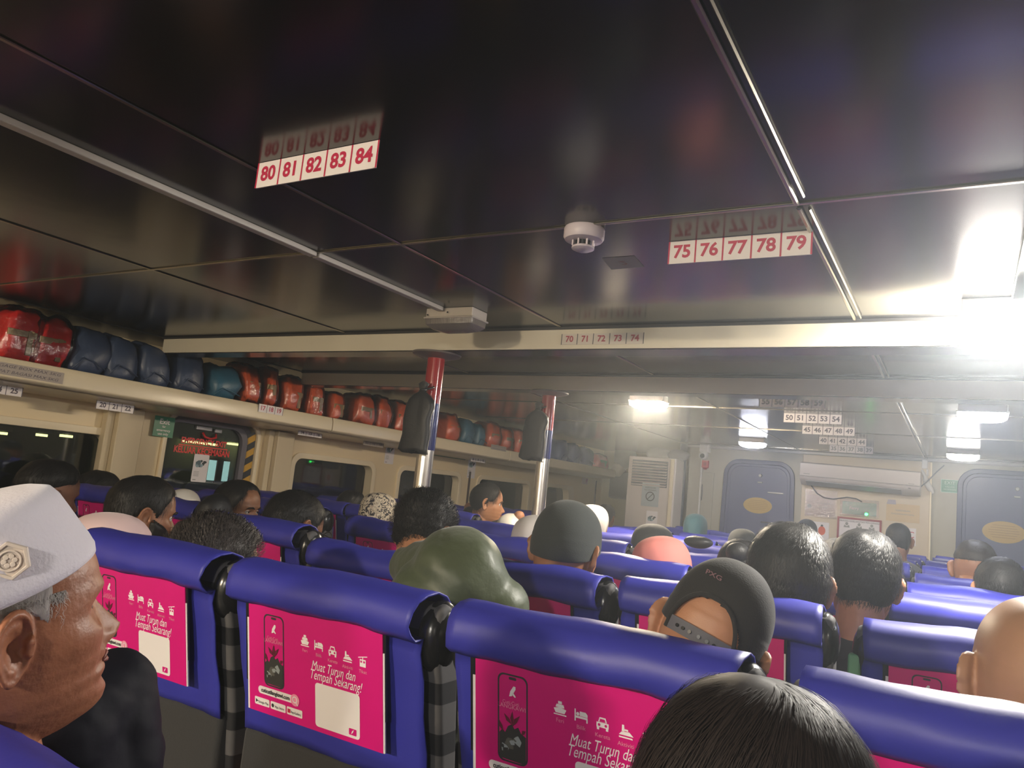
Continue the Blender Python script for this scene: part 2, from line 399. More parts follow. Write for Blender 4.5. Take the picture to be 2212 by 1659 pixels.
# beams
for i, (y0, y1) in enumerate(BEAMS):
    mb = MB().add(sh_b(-4.2, 4.4, y0, y1, ZB, ZC), 0).add(sh_b(-4.2, 4.4, y0 + .012, y1 - .001, ZB - .003, ZB), 1)
    o = mb.build('beam_%d' % (i + 1), [M_beam, M_ceil], bevel=0); o['kind'] = 'structure'; o['label'] = 'cream fronted deck beam crossing the cabin under the ceiling'
    trim(-4.2, 4.4, y0 - .01, y0, ZC - .012, ZC, mat('dark_bead', (.03, .027, .024), .4))
# doors of the front wall
def door(name, x0, x1, ztop, px_oval, tilt=0.0, lab=None):
    r = empty(name, ((x0 + x1) / 2, YF, 0)); r['kind'] = 'structure'
    if lab: r['label'] = lab
    hw = (x1 - x0) / 2
    PF = plane_M((0, 0, 0), (1, 0, 0), (0, 0, 1))                 # normal faces -y
    def sl(pl): return [(p[0] + (ztop - p[1]) * tilt * (-1 if p[0] < 0 else 1), p[1]) for p in pl]
    fo = sl(rrect(-hw - .045, hw + .045, .02, ztop + .045, .17)); fi = sl(rrect(-hw, hw, .06, ztop, .13)); fp = sl(rrect(-hw + .03, hw - .03, .08, ztop - .03, .11))
    MB().add(sh_ring(fo, fi, 0.0, .035), 0, PF).build('door_frame', mat('door_frame_blue', (.055, .062, .15), .4), r, bevel=.006)
    dm = MB().add(sh_prism(fi, .0, .012), 0, PF).add(sh_ring(fi, fp, .012, .02), 0, PF); dm.build('door_leaf', M_door, r, bevel=.004)
    ox, oz, oa, ob = px_oval
    e = MB().add(sh_prism(ell(ox, oz, oa, ob), .013, .016), 0, PF)
    for k in range(6):
        e.add(sh_box(ox, -.0165, oz + ob * .6 - k * ob * .22, oa * (1.5 - abs(k - 2.5) * .18), .0006, ob * .07), 1)
    e.build('oval_notice', [M_ochre, mat('faded_print', (.40, .25, .06), .5)], r)
    hz = oz - .17
    MB().add(sh_tube([(hw - .27, -.02, hz), (hw - .27, -.045, hz), (hw - .06, -.045, hz), (hw - .06, -.02, hz)], .007, 8)).build('door_handle', M_steel, r, smooth=True)
    MB().add(sh_cyl((0.02, -.012, ztop - .12), (0.02, -.04, ztop - .12), .02, .015)).add(sh_b(-.005, .045, -.03, -.012, ztop - .20, ztop - .185)).add(sh_b(hw - .22, hw - .06, -.03, -.012, ztop - .30, ztop - .285)).build('door_lock', M_grey, r, bevel=.002)
    return r
d1 = (at(1572, 1060, y=YF).x, at(1706, 1060, y=YF).x, at(1635, 1003, y=YF).z)
ov = at(1637, 1092, y=YF)
door('door_1', d1[0], d1[1], d1[2], (ov.x - (d1[0] + d1[1]) / 2, ov.z, .15, .085), .02, 'blue grey hatch door with ochre oval notice beside the tall white air conditioner')
d2 = (at(2080, 1080, y=YF).x, at(2080, 1080, y=YF).x + .82, at(2140, 1025, y=YF).z)
ov = at(2168, 1150, y=YF)
door('door_2', d2[0], d2[1], d2[2], (ov.x - (d2[0] + d2[1]) / 2, ov.z, .17, .10), .01, 'blue grey hatch door with ochre oval notice right of the notice board')
# narrow service panel left of the first door
c0 = at(1517, 1032, y=YF); c1 = at(1538, 1120, y=YF)
r = empty('service_cupboard', ((c0.x + c1.x) / 2, YF, 1.0), 'narrow grey service cupboard set in the front wall under the dome camera', 'cupboard')
MB().add(sh_box(0, -.012, .45, .13, .024, .62)).build('door_panel', M_front, r, bevel=.004)
MB().add(sh_tube([(-.055, -.03, .62), (-.05, -.05, .60), (-.045, -.05, .50), (-.055, -.03, .45)], .006, 6)).build('handle', M_grey, r, smooth=True)
MB().add(sh_b(-.088, -.066, -.03, 0, -.9, 1.02)).build('side_rail', M_white, r, bevel=.003)
# dark pipe at the corner
o = MB().add(sh_tube([(0, 0, z) for z in np.linspace(0, ZC - .0, 12)], .042, 14)).build('drain_pipe', mat('dark_pipe', (.05, .06, .09), .4, bump=.4, bs=9, bdist=.02), smooth=True, loc=None)
o.location = (XP - .01, YF - .05, 0); tag(o, 'dark blue grey vertical pipe beside the tall air conditioner', 'pipe')

# ================================================================== outside the windows
def outside(name, mb, m, lab, cat, loc): tag(mb.build(name, m, loc=loc), lab, cat)
M_quay = mat('quay_concrete', (.16, .17, .12), .8, var=.3, vs_=2)
outside('terminal_building', MB().add(sh_b(-9.6, -9.0, 5.6, 11, -1, 3.2)), M_quay, 'pale quayside terminal building seen through the emergency window', 'building', (-9.3, 7, -1))
_d = at(472, 1020, x=-8.98); r = empty('lit_doorway', (-8.98, _d.y, _d.z - .30), 'bright glazed doorway of the terminal seen through the emergency window', 'doorway')
M_glow = mat('lit_glazing', (.3, .4, .45), .5, emis=(.60, .85, 1.0), es=.5)
for yy in (-.5, .12): MB().add(sh_b(0, .02, yy * .36, yy * .36 + .11, .18, .46)).build('glass_door', M_glow, r)
MB().add(sh_b(-.01, .03, -.21, .17, .46, .49)).add(sh_b(-.01, .03, -.06, .04, .14, .46)).build('door_frame', mat('maroon_frame', (.12, .03, .03), .5), r)
QL = ['first', 'second', 'third', 'fourth', 'fifth']
for k, (qx, qy, ln) in enumerate(((5, 936, .07), (90, 940, .09), (143, 942, .11), (432, 957, .5), (525, 962, .5))):
    _d = at(qx, qy, x=-8.9); yy, zz = _d.y, _d.z
    q = empty('quay_lamp', (-8.9, yy, zz), 'yellow fluorescent lamp on the quay outside the windows, %s from the left' % QL[k], 'lamp', 'quay lamps outside')
    MB().add(sh_box(0, 0, .05, .14, ln + .06, .05)).build('housing', M_grey, q)
    MB().add(sh_box(0, 0, 0, .08, ln, .028)).build('tube', mat('quay_tube', (.8, .8, .5), .4, emis=(1, .86, .42), es=1.6), q)

# ================================================================== ceiling lamps
def lamp(x, y, col, s):
    lit = s > 0
    r = empty('ceiling_lamp', (x, y, ZC))
    bm = MB().add(sh_b(-.115, .115, -.055, .055, -.038, 0)).add(sh_b(-.122, .122, -.062, .062, -.044, -.036)); bm.build('housing', mat('lamp_housing', (.55, .50, .44), .4), r, bevel=.006)
    v = []; zz = [(-.044, 1.0, 1.0), (-.066, .98, .96), (-.082, .80, .70), (-.090, .45, .45)]
    f = []
    for z_, a_, b_ in zz:
        for p in rrect(-.118 * a_, .118 * a_, -.058 * b_, .058 * b_, .012 * b_, 3): v.append((p[0], p[1], z_))
    n = len(v) // 4
    for i in range(3):
        for k in range(n): f.append((i * n + k, i * n + (k + 1) % n, (i + 1) * n + (k + 1) % n, (i + 1) * n + k))
    f.append(tuple(range(3 * n, 4 * n)))
    if lit:
        e = bpy.data.materials.new('lit_lens'); e.use_nodes = True; t = e.node_tree; t.nodes.remove(t.nodes['Principled BSDF'])
        em = t.nodes.new('ShaderNodeEmission'); em.inputs[0].default_value = (*col, 1); em.inputs[1].default_value = LAMP_POWER * s; t.links.new(em.outputs[0], t.nodes['Material Output'].inputs[0])
        MB().add((v, f)).build('lens', e, r)
    else:
        MB().add((v, f)).build('lens', M_lens, r, smooth=True, auto=35)
        MB().add(sh_box(-.1, -.0635, -.03, .006, .003, .006)).add(sh_box(0.0, -.0635, -.022, .006, .003, .006)).build('screw', M_black, r)
    return r
LL = ['unlit bulkhead lamp with a clear ribbed lens under the left white trunking', 'lit bulkhead lamp at the right end of the near beam, glaring', 'lit yellowish bulkhead lamp beyond the beams on the left', 'lit bluish bulkhead lamp beyond the beams on the right',
      'lit violet tinged bulkhead lamp near the front wall above the left hatch door', 'lit yellow tinged bulkhead lamp near the front wall by the right hatch door'] + ['bulkhead ceiling lamp over the rows behind, outside the photo'] * 7
LL[10] = 'bulkhead lamp on the far right, level with the camera'; LL[11] = 'bulkhead lamp on the far right beyond the beams'; LL[12] = 'bulkhead lamp on the far right, behind the camera'; LL[8] = 'bulkhead lamp behind the camera on the left'; LL[9] = 'bulkhead lamp behind the camera in the middle'
for i, (x, y, c, s) in enumerate(LAMPS):
    if s == 0 and i > 0: continue
    tag(lamp(x, y, c, s), LL[i], 'lamp', 'bulkhead ceiling lamps')
# cable trunking feeding the two rows
for x, lb in ((-1.835, 'white cable trunking on the ceiling running to the unlit lamp'), (.125, 'white cable trunking on the ceiling running to the glaring lamp on the right')):
    o = MB().add(sh_b(-.016, .016, -2.2, 1.695 if x < 0 else 2.53, -.017, 0)).add(sh_b(-.016, .016, 1.705, 2.405 if x < 0 else 2.53, -.017, 0)).build('cable_trunking', mat('trunking_white', (.50, .46, .42), .4), bevel=.003); o.location = (x, 0, ZC); tag(o, lb, 'trunking', 'cable trunkings')
# smoke detector
p = at(1252, 492, z=ZC); r = empty('smoke_detector', (p.x + .01, p.y + .01, ZC), 'round white smoke detector on the dark ceiling between two number strips', 'smoke detector')
MB().add(sh_lathe([(.052, 0), (.054, -.004), (.054, -.026), (.050, -.033), (.034, -.036)], 32)).build('base', mat('detector_white', (.66, .58, .62), .4), r, smooth=True, auto=40)
mb = MB().add(sh_lathe([(.028, -.050), (.030, -.052), (.030, -.056), (.022, -.060)], 28))
for k in range(8):
    a = k * PI / 4; mb.add(sh_box(.029 * math.cos(a), .029 * math.sin(a), -.043, .004, .004, .016))
mb.build('sensor_cage', MATS['detector_white'], r, smooth=True, auto=40)
MB().add(sh_lathe([(.022, -.030), (.022, -.050)], 20)).build('sensor', M_black, r, smooth=True, auto=40)
# faint square sticker
c = [at(*q, z=ZC) for q in ((1300, 557), (1371, 552), (1392, 576), (1321, 582))]
o = MB().add(([(q.x, q.y, ZC - .0008) for q in c], [(0, 1, 2, 3)])).add(sh_text('2', .05, (c[0].x + c[2].x) / 2, (c[0].y + c[2].y) / 2, ZC - .0014), 1).build('ceiling_sticker', [mat('clear_sticker', (.07, .07, .07), .35), mat('faded_red', (.12, .02, .02), .5)], loc=(c[0].x, c[0].y, ZC)); tag(o, 'faint square sticker on the dark ceiling beside the smoke detector', 'sticker')

# ================================================================== seat number strips
def number_strip(nums, org, u, v, w_, h_, board, ink, lab, group='seat number strips', thick=.003, bold=.03, line=M_red):
    M = plane_M(org, u, v); r = empty('seat_number_strip', org, lab, 'sign', group); L = Matrix.Translation(-Vector(org)) @ M
    MB().add(sh_b(0, w_, 0, h_, -thick, 0), 0, L).build('board', board, r)
    n = len(nums); lw = h_ * .035
    for i, s in enumerate(nums): MB().add(sh_text(s, h_ * .78, w_ * (i + .5) / n, h_ * .5, .0006, bold=bold), 0, L).build('numeral', ink, r)
    for i in range(n + 1): MB().add(sh_poly([(w_ * i / n - lw, 0), (w_ * i / n + lw, 0), (w_ * i / n + lw, h_), (w_ * i / n - lw, h_)], .0005), 0, L).build('divider_line', line, r)
    return r
def hang(first, px, py, lab, w_=.37, h_=.062, board=M_sign, ink=M_red, line=M_red):
    p = at(px, py, z=ZC)
    number_strip([str(first + i) for i in range(5)], (p.x, p.y, ZC - h_ - .001), (1, 0, 0), (0, 0, 1), w_, h_, board, ink, lab, line=line)
hang(80, 560, 352, 'white strip sign reading 80 to 84 hanging from the near ceiling')
hang(75, 1447, 522, 'white strip sign reading 75 to 79 hanging beside the smoke detector', w_=.362)
p = at(1213, 745, y=BEAMS[0][0]); q = at(1390, 741, y=BEAMS[0][0])
number_strip([str(70 + i) for i in range(5)], (p.x, BEAMS[0][0] - .003, p.z), (1, 0, 0), (0, 0, 1), q.x - p.x, .046, mat('sign_cream', (.60, .54, .46), .5), mat('faded_print_red', (.35, .05, .07), .5), 'cream strip sign reading 70 to 74 stuck on the near beam', thick=.002, line=M_dkprint)
M_inkg = mat('grey_ink', (.10, .08, .10), .5)
hang(55, 1641, 856, 'grey strip sign reading 55 to 59 just beyond the second beam', ink=M_inkg, line=M_inkg)
hang(50, 1693, 892, 'pale strip sign reading 50 to 54 beyond the second beam', ink=M_inkg, line=M_inkg)
hang(45, 1733, 919, 'pale strip sign reading 45 to 49, third strip past the second beam', ink=M_inkg, line=M_inkg)
hang(40, 1769, 943, 'pale strip sign with the numbers 40 to 44, just above the faint last strip', ink=M_inkg, line=M_inkg)
hang(35, 1792, 961, 'faint strip sign reading 35 to 39 closest to the front wall', ink=M_gryprint, line=M_gryprint)
def side_strip(nums, px, py, w_, h_, x, lab, board=M_sign, ink=M_inkg, lean=0.0):
    p = at(px, py, x=x); number_strip(nums, (x + .002, p.y, p.z), (0, 1, 0), (0, 0, 1), w_, h_, board, ink, lab, group='side wall number strips', thick=.002, line=M_inkg)
side_strip(['23', '24', '25'], -62, 842, .24, .050, -4.33, 'small strip ending in 25 at the left edge under the shelf')
side_strip(['20', '21', '22'], 206, 882, .235, .050, -4.33, 'small strip reading 20 21 22 under the shelf beside the pilaster')
side_strip(['17', '18', '19'], 557, 889, .215, .055, XS + .013, 'small strip reading 17 18 19 on the shelf edge above the emergency window', ink=M_red)
side_strip(['14', '15', '16'], 643, 939, .25, .045, -4.33, 'small strip reading 14 15 16 under the shelf after the second pilaster')
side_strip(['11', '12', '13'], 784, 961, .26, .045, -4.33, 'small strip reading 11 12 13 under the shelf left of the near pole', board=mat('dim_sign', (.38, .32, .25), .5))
side_strip(['8', '9', '10'], 1016, 996, .28, .045, -4.33, 'small strip reading 8 9 10 above the man with spread arms')
# luggage notices on the shelf edge
def shelf_notice(px0, py0, w_, h_, lab):
    p = at(px0, py0, x=XS + .013); r = empty('luggage_notice', (XS + .0135, p.y, p.z), lab, 'sign', 'luggage weight notices'); L = plane_M((0, 0, 0), (0, 1, 0), (0, 0, 1))
    MB().add(sh_b(0, w_, 0, h_, 0, .001), 0, L).build('board', mat('notice_grey', (.44, .38, .33), .5), r)
    MB().add(sh_text('LUGGAGE BOX MAX 5KG', h_ * .36, w_ / 2, h_ * .74, .0016, sx=w_ / (h_ * .36 * 12.6), shear=.25), 0, L).add(sh_text('TEMPAT BAGASI MAX 5KG', h_ * .36, w_ / 2, h_ * .26, .0016, sx=w_ / (h_ * .36 * 13.6), shear=.25), 0, L).build('lettering', M_inkg, r)
shelf_notice(-45, 800, .40, .060, 'grey two line luggage weight notice on the near shelf edge')
shelf_notice(1060, 970, .30, .05, 'pale luggage weight notice on the shelf edge between the poles')
# green signs on the left wall
def wall_sign(name, px, py, w_, h_, lines, board, ink, lab, x=XL, sz=None, cat='sign', border=None):
    p = at(px, py, x=x); r = empty(name, (x + .001, p.y, p.z), lab, cat); L = plane_M((0, 0, 0), (0, 1, 0), (0, 0, 1))
    MB().add(sh_b(0, w_, 0, h_, 0, .002), 0, L).build('board', board, r)
    t_ = MB()
    for s, size, cx, cy in lines: t_.add(sh_text(s, size * h_, cx * w_, cy * h_, .0026, bold=.02), 0, L)
    if border: t_.add(sh_ring([(0.02 * w_, .03 * h_), (.98 * w_, .03 * h_), (.98 * w_, .97 * h_), (.02 * w_, .97 * h_)], [(0.05 * w_, .08 * h_), (.95 * w_, .08 * h_), (.95 * w_, .92 * h_), (.05 * w_, .92 * h_)], .002, .0026), 0, L)
    t_.build('lettering', ink, r); return r
wall_sign('exit_sign', 328, 941, .15, .135, [('Exit', .36, .5, .74), ('for', .15, .5, .50), ('emergency', .17, .5, .32), ('use only', .17, .5, .14)], M_green, M_whitep, 'green Exit for emergency use only sign left of the emergency window', x=XL + .02)
r = wall_sign('window_release_sign', 578, 945, .135, .125, [('Release', .13, .62, .08)], M_dgreen, M_whitep, 'dark green pictogram sign right of the hazard striped window')
mb = MB(); L = plane_M((0, 0, 0), (0, 1, 0), (0, 0, 1)); mb.add(sh_prism(rrect(.042, .092, .02, .112, .024), .002, .0032), 0, L); mb.build('pictogram', M_whitep, r)
MB().add(sh_prism(ell(.067, .088, .009, .012, 14), .0033, .0036), 0, L).add(sh_prism([(.064, .02), (.070, .02), (.070, .06), (.064, .06)], .0033, .0036), 0, L).build('pictogram_figure', M_dgreen, r)
wall_sign('safety_instruction_sign', 925, 982, .66, .095, [('JALAN KELUAR', .30, .46, .72), ('KECEMASAN', .28, .46, .30)], M_dgreen, mat('pale_green_print', (.35, .55, .28), .5), 'long green safety sign above the window behind the near pole', border=True)
# small portrait flyers with a picture and a blank code square
def flyer(px, py, w_, h_, lab, x=XL, rotm=None, loc=None):
    if loc is None: p = at(px, py, x=x); loc = (x + .001, p.y, p.z); L = plane_M((0, 0, 0), (0, 1, 0), (0, 0, 1))
    else: L = plane_M((0, 0, 0), (1, 0, 0), (0, 0, 1))
    r = empty('flyer', loc, lab, 'flyer', 'white flyers with a grey picture')
    MB().add(sh_prism(rrect(0, w_, 0, h_, .008, 3), 0, .001), 0, L).build('sheet', M_wpaper, r)
    mb = MB(); rr = random.Random(7)
    for k in range(9):
        cx = w_ * (.25 + .5 * rr.random()); cy = h_ * (.55 + .3 * rr.random()); s_ = w_ * (.10 + .10 * rr.random())
        pl = [(cx + s_ * (.6 + .5 * rr.random()) * math.cos(a), cy + s_ * (.5 + .5 * rr.random()) * math.sin(a)) for a in np.linspace(0, 2 * PI, 8)[:-1]]
        mb.add(sh_poly(pl, .0014 + k * .0001), k % 3, L)
    mb.build('picture', [mat('pic_slate', (.10, .16, .19), .6), mat('pic_dark', (.03, .04, .04), .6), mat('pic_pale', (.30, .42, .46), .6)], r)
    mb = MB()
    for k in range(4): mb.add(sh_poly([(w_ * .1, h_ * (.36 - k * .05)), (w_ * .45, h_ * (.36 - k * .05)), (w_ * .45, h_ * (.375 - k * .05)), (w_ * .1, h_ * (.375 - k * .05))], .0013), 0, L)
    mb.add(sh_poly([(w_ * .1, h_ * .06), (w_ * .3, h_ * .06), (w_ * .3, h_ * .09), (w_ * .1, h_ * .09)], .0013), 0, L)
    mb.build('lettering', M_gryprint, r)
    return r
PXW = XL - .052
flyer(411, 1040, .125, .195, 'white flyer stuck on the emergency window glass below the red words', x=PXW)
flyer(829, 1001, .13, .20, 'white flyer on the wall left of the near pole')
flyer(1008, 1032, .15, .22, 'white flyer on the wall above the dark joint, right of the near pole')
wall_sign('ribbon_notice', 1256, 1045, .20, .09, [('P', .9, .78, .5)], mat('pale_notice', (.66, .52, .42), .5), mat('crimson', (.45, .02, .10), .5), 'pale notice with a crimson ribbon mark near the front of the left wall')

# ================================================================== poles with hanging bags
def pole(px, y, zred, zblue, lab):
    r = empty('pole', (px, y, 0), lab, 'pole', 'cabin poles')
    R_ = .040
    MB().add(sh_cyl((0, 0, 0), (0, 0, zblue), R_, n=32)).build('steel_tube', M_steel, r, smooth=True, auto=40)
    MB().add(sh_cyl((0, 0, zblue), (0, 0, zred), R_ + .002, n=32)).build('blue_band', M_bluep, r, smooth=True, auto=40)
    MB().add(sh_cyl((0, 0, zred), (0, 0, ZB - .006), R_ + .002, n=32)).build('red_band', M_redp, r, smooth=True, auto=40)
    MB().add(sh_lathe([(.06, -.028), (.115, -.012), (.118, -.004)], 32, (0, 0, ZB))).build('flange', mat('flange_grey', (.12, .10, .09), .3), r, smooth=True, auto=40)
P1 = at(940, 800, y=2.86); P2 = at(1184, 880, y=4.0)
pole(P1.x, 2.86, at(935, 872, y=2.86).z, 1.50, 'red, blue and steel pole under the near beam')
pole(P2.x, 4.0, at(1180, 930, y=4.0).z, at(1165, 990, y=4.0).z, 'red, blue and steel pole under the second beam')
def hang_bag(c, w_, h_, lab):
    """flat nylon sack tied at its neck; c = top of knot"""
    prof = [(0, .012), (.012, .030), (.028, .022), (.040, .016), (.05, .02), (.065, w_ * .30), (.09, w_ * .46), (.12, w_ * .52), (.18, w_ * .49), (.25, w_ * .5), (h_ - .02, w_ * .53), (h_, w_ * .53)]
    v = []; f = []; n = 40
    for s, hw in prof:
        dp = min(hw * .45, .028)
        for k in range(n):
            a = 2 * PI * k / n; x = hw * math.copysign(abs(math.cos(a)) ** .7, math.cos(a)); y = dp * math.copysign(abs(math.sin(a)) ** .8, math.sin(a))
            q = .012 * nz((x, y, s), 14, 3) + .006 * nz((x, y, s), 40, 9); sk = -.06 * s
            v.append((x + sk + q * .5, y + q * (s > .08), -s + (.008 * math.sin(x * 60) if s > h_ - .01 else 0)))
    for i in range(len(prof) - 1):
        for k in range(n): f.append((i * n + k, i * n + (k + 1) % n, (i + 1) * n + (k + 1) % n, (i + 1) * n + k))
    f.append(tuple(range(n))); f.append(tuple(range((len(prof) - 1) * n, len(prof) * n))[::-1])
    r = empty('hanging_bag', c, lab, 'bag', 'black sacks hung on the poles')
    MB().add((v, f)).build('sack', M_bag, r, smooth=True)
    MB().add(sh_tube([(.012 * math.cos(a), .012 * math.sin(a), -.040) for a in np.linspace(0, 2 * PI, 14)], .006, 6)).add(sh_tube([(0, .0, -.04), (.02, .02, -.03), (.03, .04, -.02)], .005, 6)).build('tie_cord', M_black, r, smooth=True)
a_ = at(921, 825, y=2.79); hang_bag((a_.x, 2.775, a_.z), .150, .33, 'black sack tied to the near pole, hiding its blue band')
a_ = at(1166, 868, y=3.92); hang_bag((a_.x - .005, 3.925, a_.z), .150, .345, 'black sack tied to the far pole')

# ================================================================== life jacket bags on the shelf
def bag_mesh(seed, w_, d_, h_, puff=1.0):
    """soft upright bundle: w along the shelf, d into the shelf"""
    v, f = [], []; nu, nv = 30, 18; rs = random.Random(seed); o = rs.random() * 50; lean = rs.uniform(-.12, .12)
    for i in range(nv + 1):
        t = PI * i / nv
        for k in range(nu):
            a = 2 * PI * k / nu; e = .45
            sx = math.copysign(abs(math.sin(t)) ** e * abs(math.cos(a)) ** e, math.cos(a)); sy = math.copysign(abs(math.sin(t)) ** e * abs(math.sin(a)) ** e, math.sin(a)); sz = math.copysign(abs(math.cos(t)) ** .45, math.cos(t))
            p = (d_ / 2 * sx, w_ / 2 * sy, h_ / 2 + h_ / 2 * sz)
            tap = 1 - .18 * max(0, sz); q = .024 * nz(p, 10, o) + .012 * nz(p, 26, o + 5) + .010 * abs(nz(p, 18, o + 11))
            l = math.sqrt(sx * sx + sy * sy + sz * sz) + 1e-6
            v.append((p[0] * tap + q * sx / l, p[1] * tap + q * sy / l + lean * p[2], max(0.0, p[2] + q * sz / l)))
    for i in range(nv):
        for k in range(nu): f.append((i * nu + k, (i + 1) * nu + k, (i + 1) * nu + (k + 1) % nu, i * nu + (k + 1) % nu))
    return v, f
BAGS = [(18, 'r', 1.05, .23), (84, 'r', 1.0, .22), (165, 'n', .95, .21), (238, 'n', .93, .20), (314, 'n', .92, .20), (385, 'n', .92, .20), (462, 't', .80, .23),
        (523, 'o', .85, .15), (560, 'o', .88, .13), (613, 'o', .80, .20), (662, 'o', .78, .17), (708, 'o', .68, .17), (770, 'o', .80, .24), (808, 'o', .84, .18), (848, 'o', .82, .19), (878, 'o', .85, .15),
        (960, 'o', .82, .22), (990, 't', .88, .20), (1018, 't', .80, .19), (1050, 'o', .85, .22), (1082, 'o', .80, .22), (1108, 'o', .82, .20), (1132, 'o', .80, .20),
        (1200, 'n2', .92, .26), (1228, 'n2', .90, .24), (1256, 'n2', .85, .26), (1288, 'r', .72, .34)]
cn = {'r': 'red', 'n': 'navy', 't': 'teal', 'o': 'orange', 'n2': 'blue'}
def where(px):
    if px < 60: return 'cut by the left photo edge'
    if px < 130: return 'crinkled, beside the first navy bundle'
    if px < 480: return ['', 'nearest', 'second', 'third', 'last'][1 + int((px - 130) // 75)] if px < 430 else 'alone before the orange row'
    return ''
ordw = ['first', 'second', 'third', 'fourth', 'fifth', 'sixth', 'seventh', 'eighth', 'ninth']
cnt = {}
M_lb2 = mat('blue_bag_vinyl', (.05, .10, .26), .38, bump=.4, bs=14, bdist=.01)
for i, (px, kd, hs, w_) in enumerate(BAGS):
    ln = 755 + (px) * .196 if px < 700 else 892 + (px - 700) * .174
    p = at(px, ln - 12, x=XS - .17)
    seg_ = 'left of the near pole' if px < 900 else ('between the two poles' if px < 1150 else 'right of the far pole')
    key = (kd, seg_); cnt[key] = cnt.get(key, 0) + 1
    base = 'bundle' if kd[0] in 'nt' else 'life jacket bag'
    if px < 60: lb = 'red life jacket bag cut by the left photo edge'
    elif px < 130: lb = 'crinkled red life jacket bag beside the first navy bundle'
    elif kd == 'r': lb = 'clear bag with a red jacket at the far end of the shelf'
    elif kd == 't' and seg_.startswith('left'): lb = 'teal bundle on the shelf just before the orange bags'
    else: lb = '%s %s, %s from the near end of those %s' % (cn[kd], base, ordw[cnt[key] - 1], seg_)
    H_ = .295 * hs * (1.17 if kd == 'o' else 1.0)
    mcol = {'r': M_redv, 'n': M_lblue, 't': M_tblue, 'o': M_orange, 'n2': M_lb2}[kd]
    r = empty('life_jacket_bag' if base != 'bundle' else 'fabric_bundle', (XS - .18, p.y, ZS + .001), lb, 'bag' if base != 'bundle' else 'bundle', 'bags on the luggage shelf')
    v, f = bag_mesh(i, w_ * 1.0, .30, H_)
    if base == 'bundle':
        MB().add((v, f)).build('cover', mcol, r, smooth=True)
        MB().add(sh_tube([(.16, -w_ * .45, .03), (.165, -w_ * .2, H_ * .35), (.165, w_ * .1, H_ * .30), (.16, w_ * .42, .05)], .004, 6)).build('seam', mcol, r, smooth=True)
    else:
        vi = [(a * .90, b * .90, c * .93 + .004) for a, b, c in v]
        MB().add((vi, f)).build('folded_jacket', mcol, r, smooth=True)
        MB().add(sh_box(.128, 0, H_ * .52, .012, w_ * .62, .035)).add(sh_box(.129, w_ * .18, H_ * .38, .012, .03, H_ * .42)).build('reflective_tape', M_tape, r, bevel=.003)
        MB().add((v, f)).build('clear_wrap', M_wrap, r, smooth=True)

# ================================================================== front wall equipment
FY = YF
# tall floor standing air conditioner
A0 = at(1359, 984, y=8.10); A1 = at(1462, 986, y=8.10)
wA = A1.x - A0.x; r = empty('floor_air_conditioner', ((A0.x + A1.x) / 2, 8.30, 0), 'tall white floor standing air conditioner with louvres beside the dark pipe', 'air conditioner')
hA = A0.z; MB().add(sh_b(-wA / 2, wA / 2, -.20, .16, .02, hA)).build('body', M_acw, r, bevel=.015)
MB().add(sh_b(-wA / 2 + .05, wA / 2 - .09, -.204, -.19, hA - .33, hA - .04)).build('grille_recess', mat('grille_dark', (.06, .07, .09), .5), r)
mb = MB()
for k in range(9): mb.add(([(-wA / 2 + .055, -.225, hA - .07 - k * .031), (wA / 2 - .095, -.225, hA - .07 - k * .031), (wA / 2 - .095, -.200, hA - .055 - k * .031), (-wA / 2 + .055, -.200, hA - .055 - k * .031),
    (-wA / 2 + .055, -.225, hA - .074 - k * .031), (wA / 2 - .095, -.225, hA - .074 - k * .031), (wA / 2 - .095, -.200, hA - .059 - k * .031), (-wA / 2 + .055, -.200, hA - .059 - k * .031)], [(0, 1, 2, 3), (4, 7, 6, 5), (0, 4, 5, 1), (0, 3, 7, 4), (1, 5, 6, 2)]))
mb.build('louvre', M_acw, r)
MB().add(sh_b(wA / 2 - .06, wA / 2 - .02, -.215, -.195, .05, hA - .01)).build('edge_trim', M_creamw, r, bevel=.004)
p0 = at(1384, 1092, y=8.09); rn = empty('no_smoking_notice', (p0.x, 8.095, p0.z), 'grey no smoking notice taped on the tall air conditioner', 'notice')
L = plane_M((0, 0, 0), (1, 0, 0), (0, 0, 1))
MB().add(sh_b(0, .20, 0, .27, 0, .002), 0, L).build('sheet', mat('notice_bluegrey', (.40, .46, .48), .5), rn)
MB().add(sh_ring(ell(.10, .11, .052, .052), ell(.10, .11, .042, .042), .002, .003), 0, L).add(sh_poly([(.068, .082), (.074, .076), (.134, .138), (.128, .144)], .003), 0, L).add(sh_text('DILARANG', .026, .10, .235, .003), 0, L).add(sh_text('MEROKOK', .026, .10, .205, .003), 0, L).add(sh_text('NO SMOKING', .022, .10, .178, .003), 0, L).build('lettering', M_dkprint, rn)
p0 = at(1393, 1150, y=8.09); flyer(0, 0, .13, .24, 'white flyer on the tall air conditioner below the no smoking notice', loc=(p0.x, 8.095, p0.z))
# soft bags stowed on top and in the corner
def blob(name, c, rx, ry, rz_, m, lab, cat, seed=0, grp=None):
    v, f = sh_sph((0, 0, 0), (rx, ry, rz_), 28, 18)
    v = [tuple(Vector(p) * (1 + .14 * nz(p, 9, seed) + .07 * nz(p, 24, seed))) for p in v]
    o = MB().add((v, f)).build(name, m, smooth=True); o.location = c; return tag(o, lab, cat, grp)
blob('cloth_bag', (A0.x + .26, 8.33, hA + .06), .15, .11, .07, mat('stone_cloth', (.30, .30, .26), .8), 'pale cloth bag on top of the tall air conditioner, left one', 'bag', 3)
blob('cloth_bag', (A0.x + .50, 8.33, hA + .055), .12, .10, .065, mat('grey_cloth', (.17, .17, .18), .8), 'grey cloth bag on top of the tall air conditioner, right one', 'bag', 8)
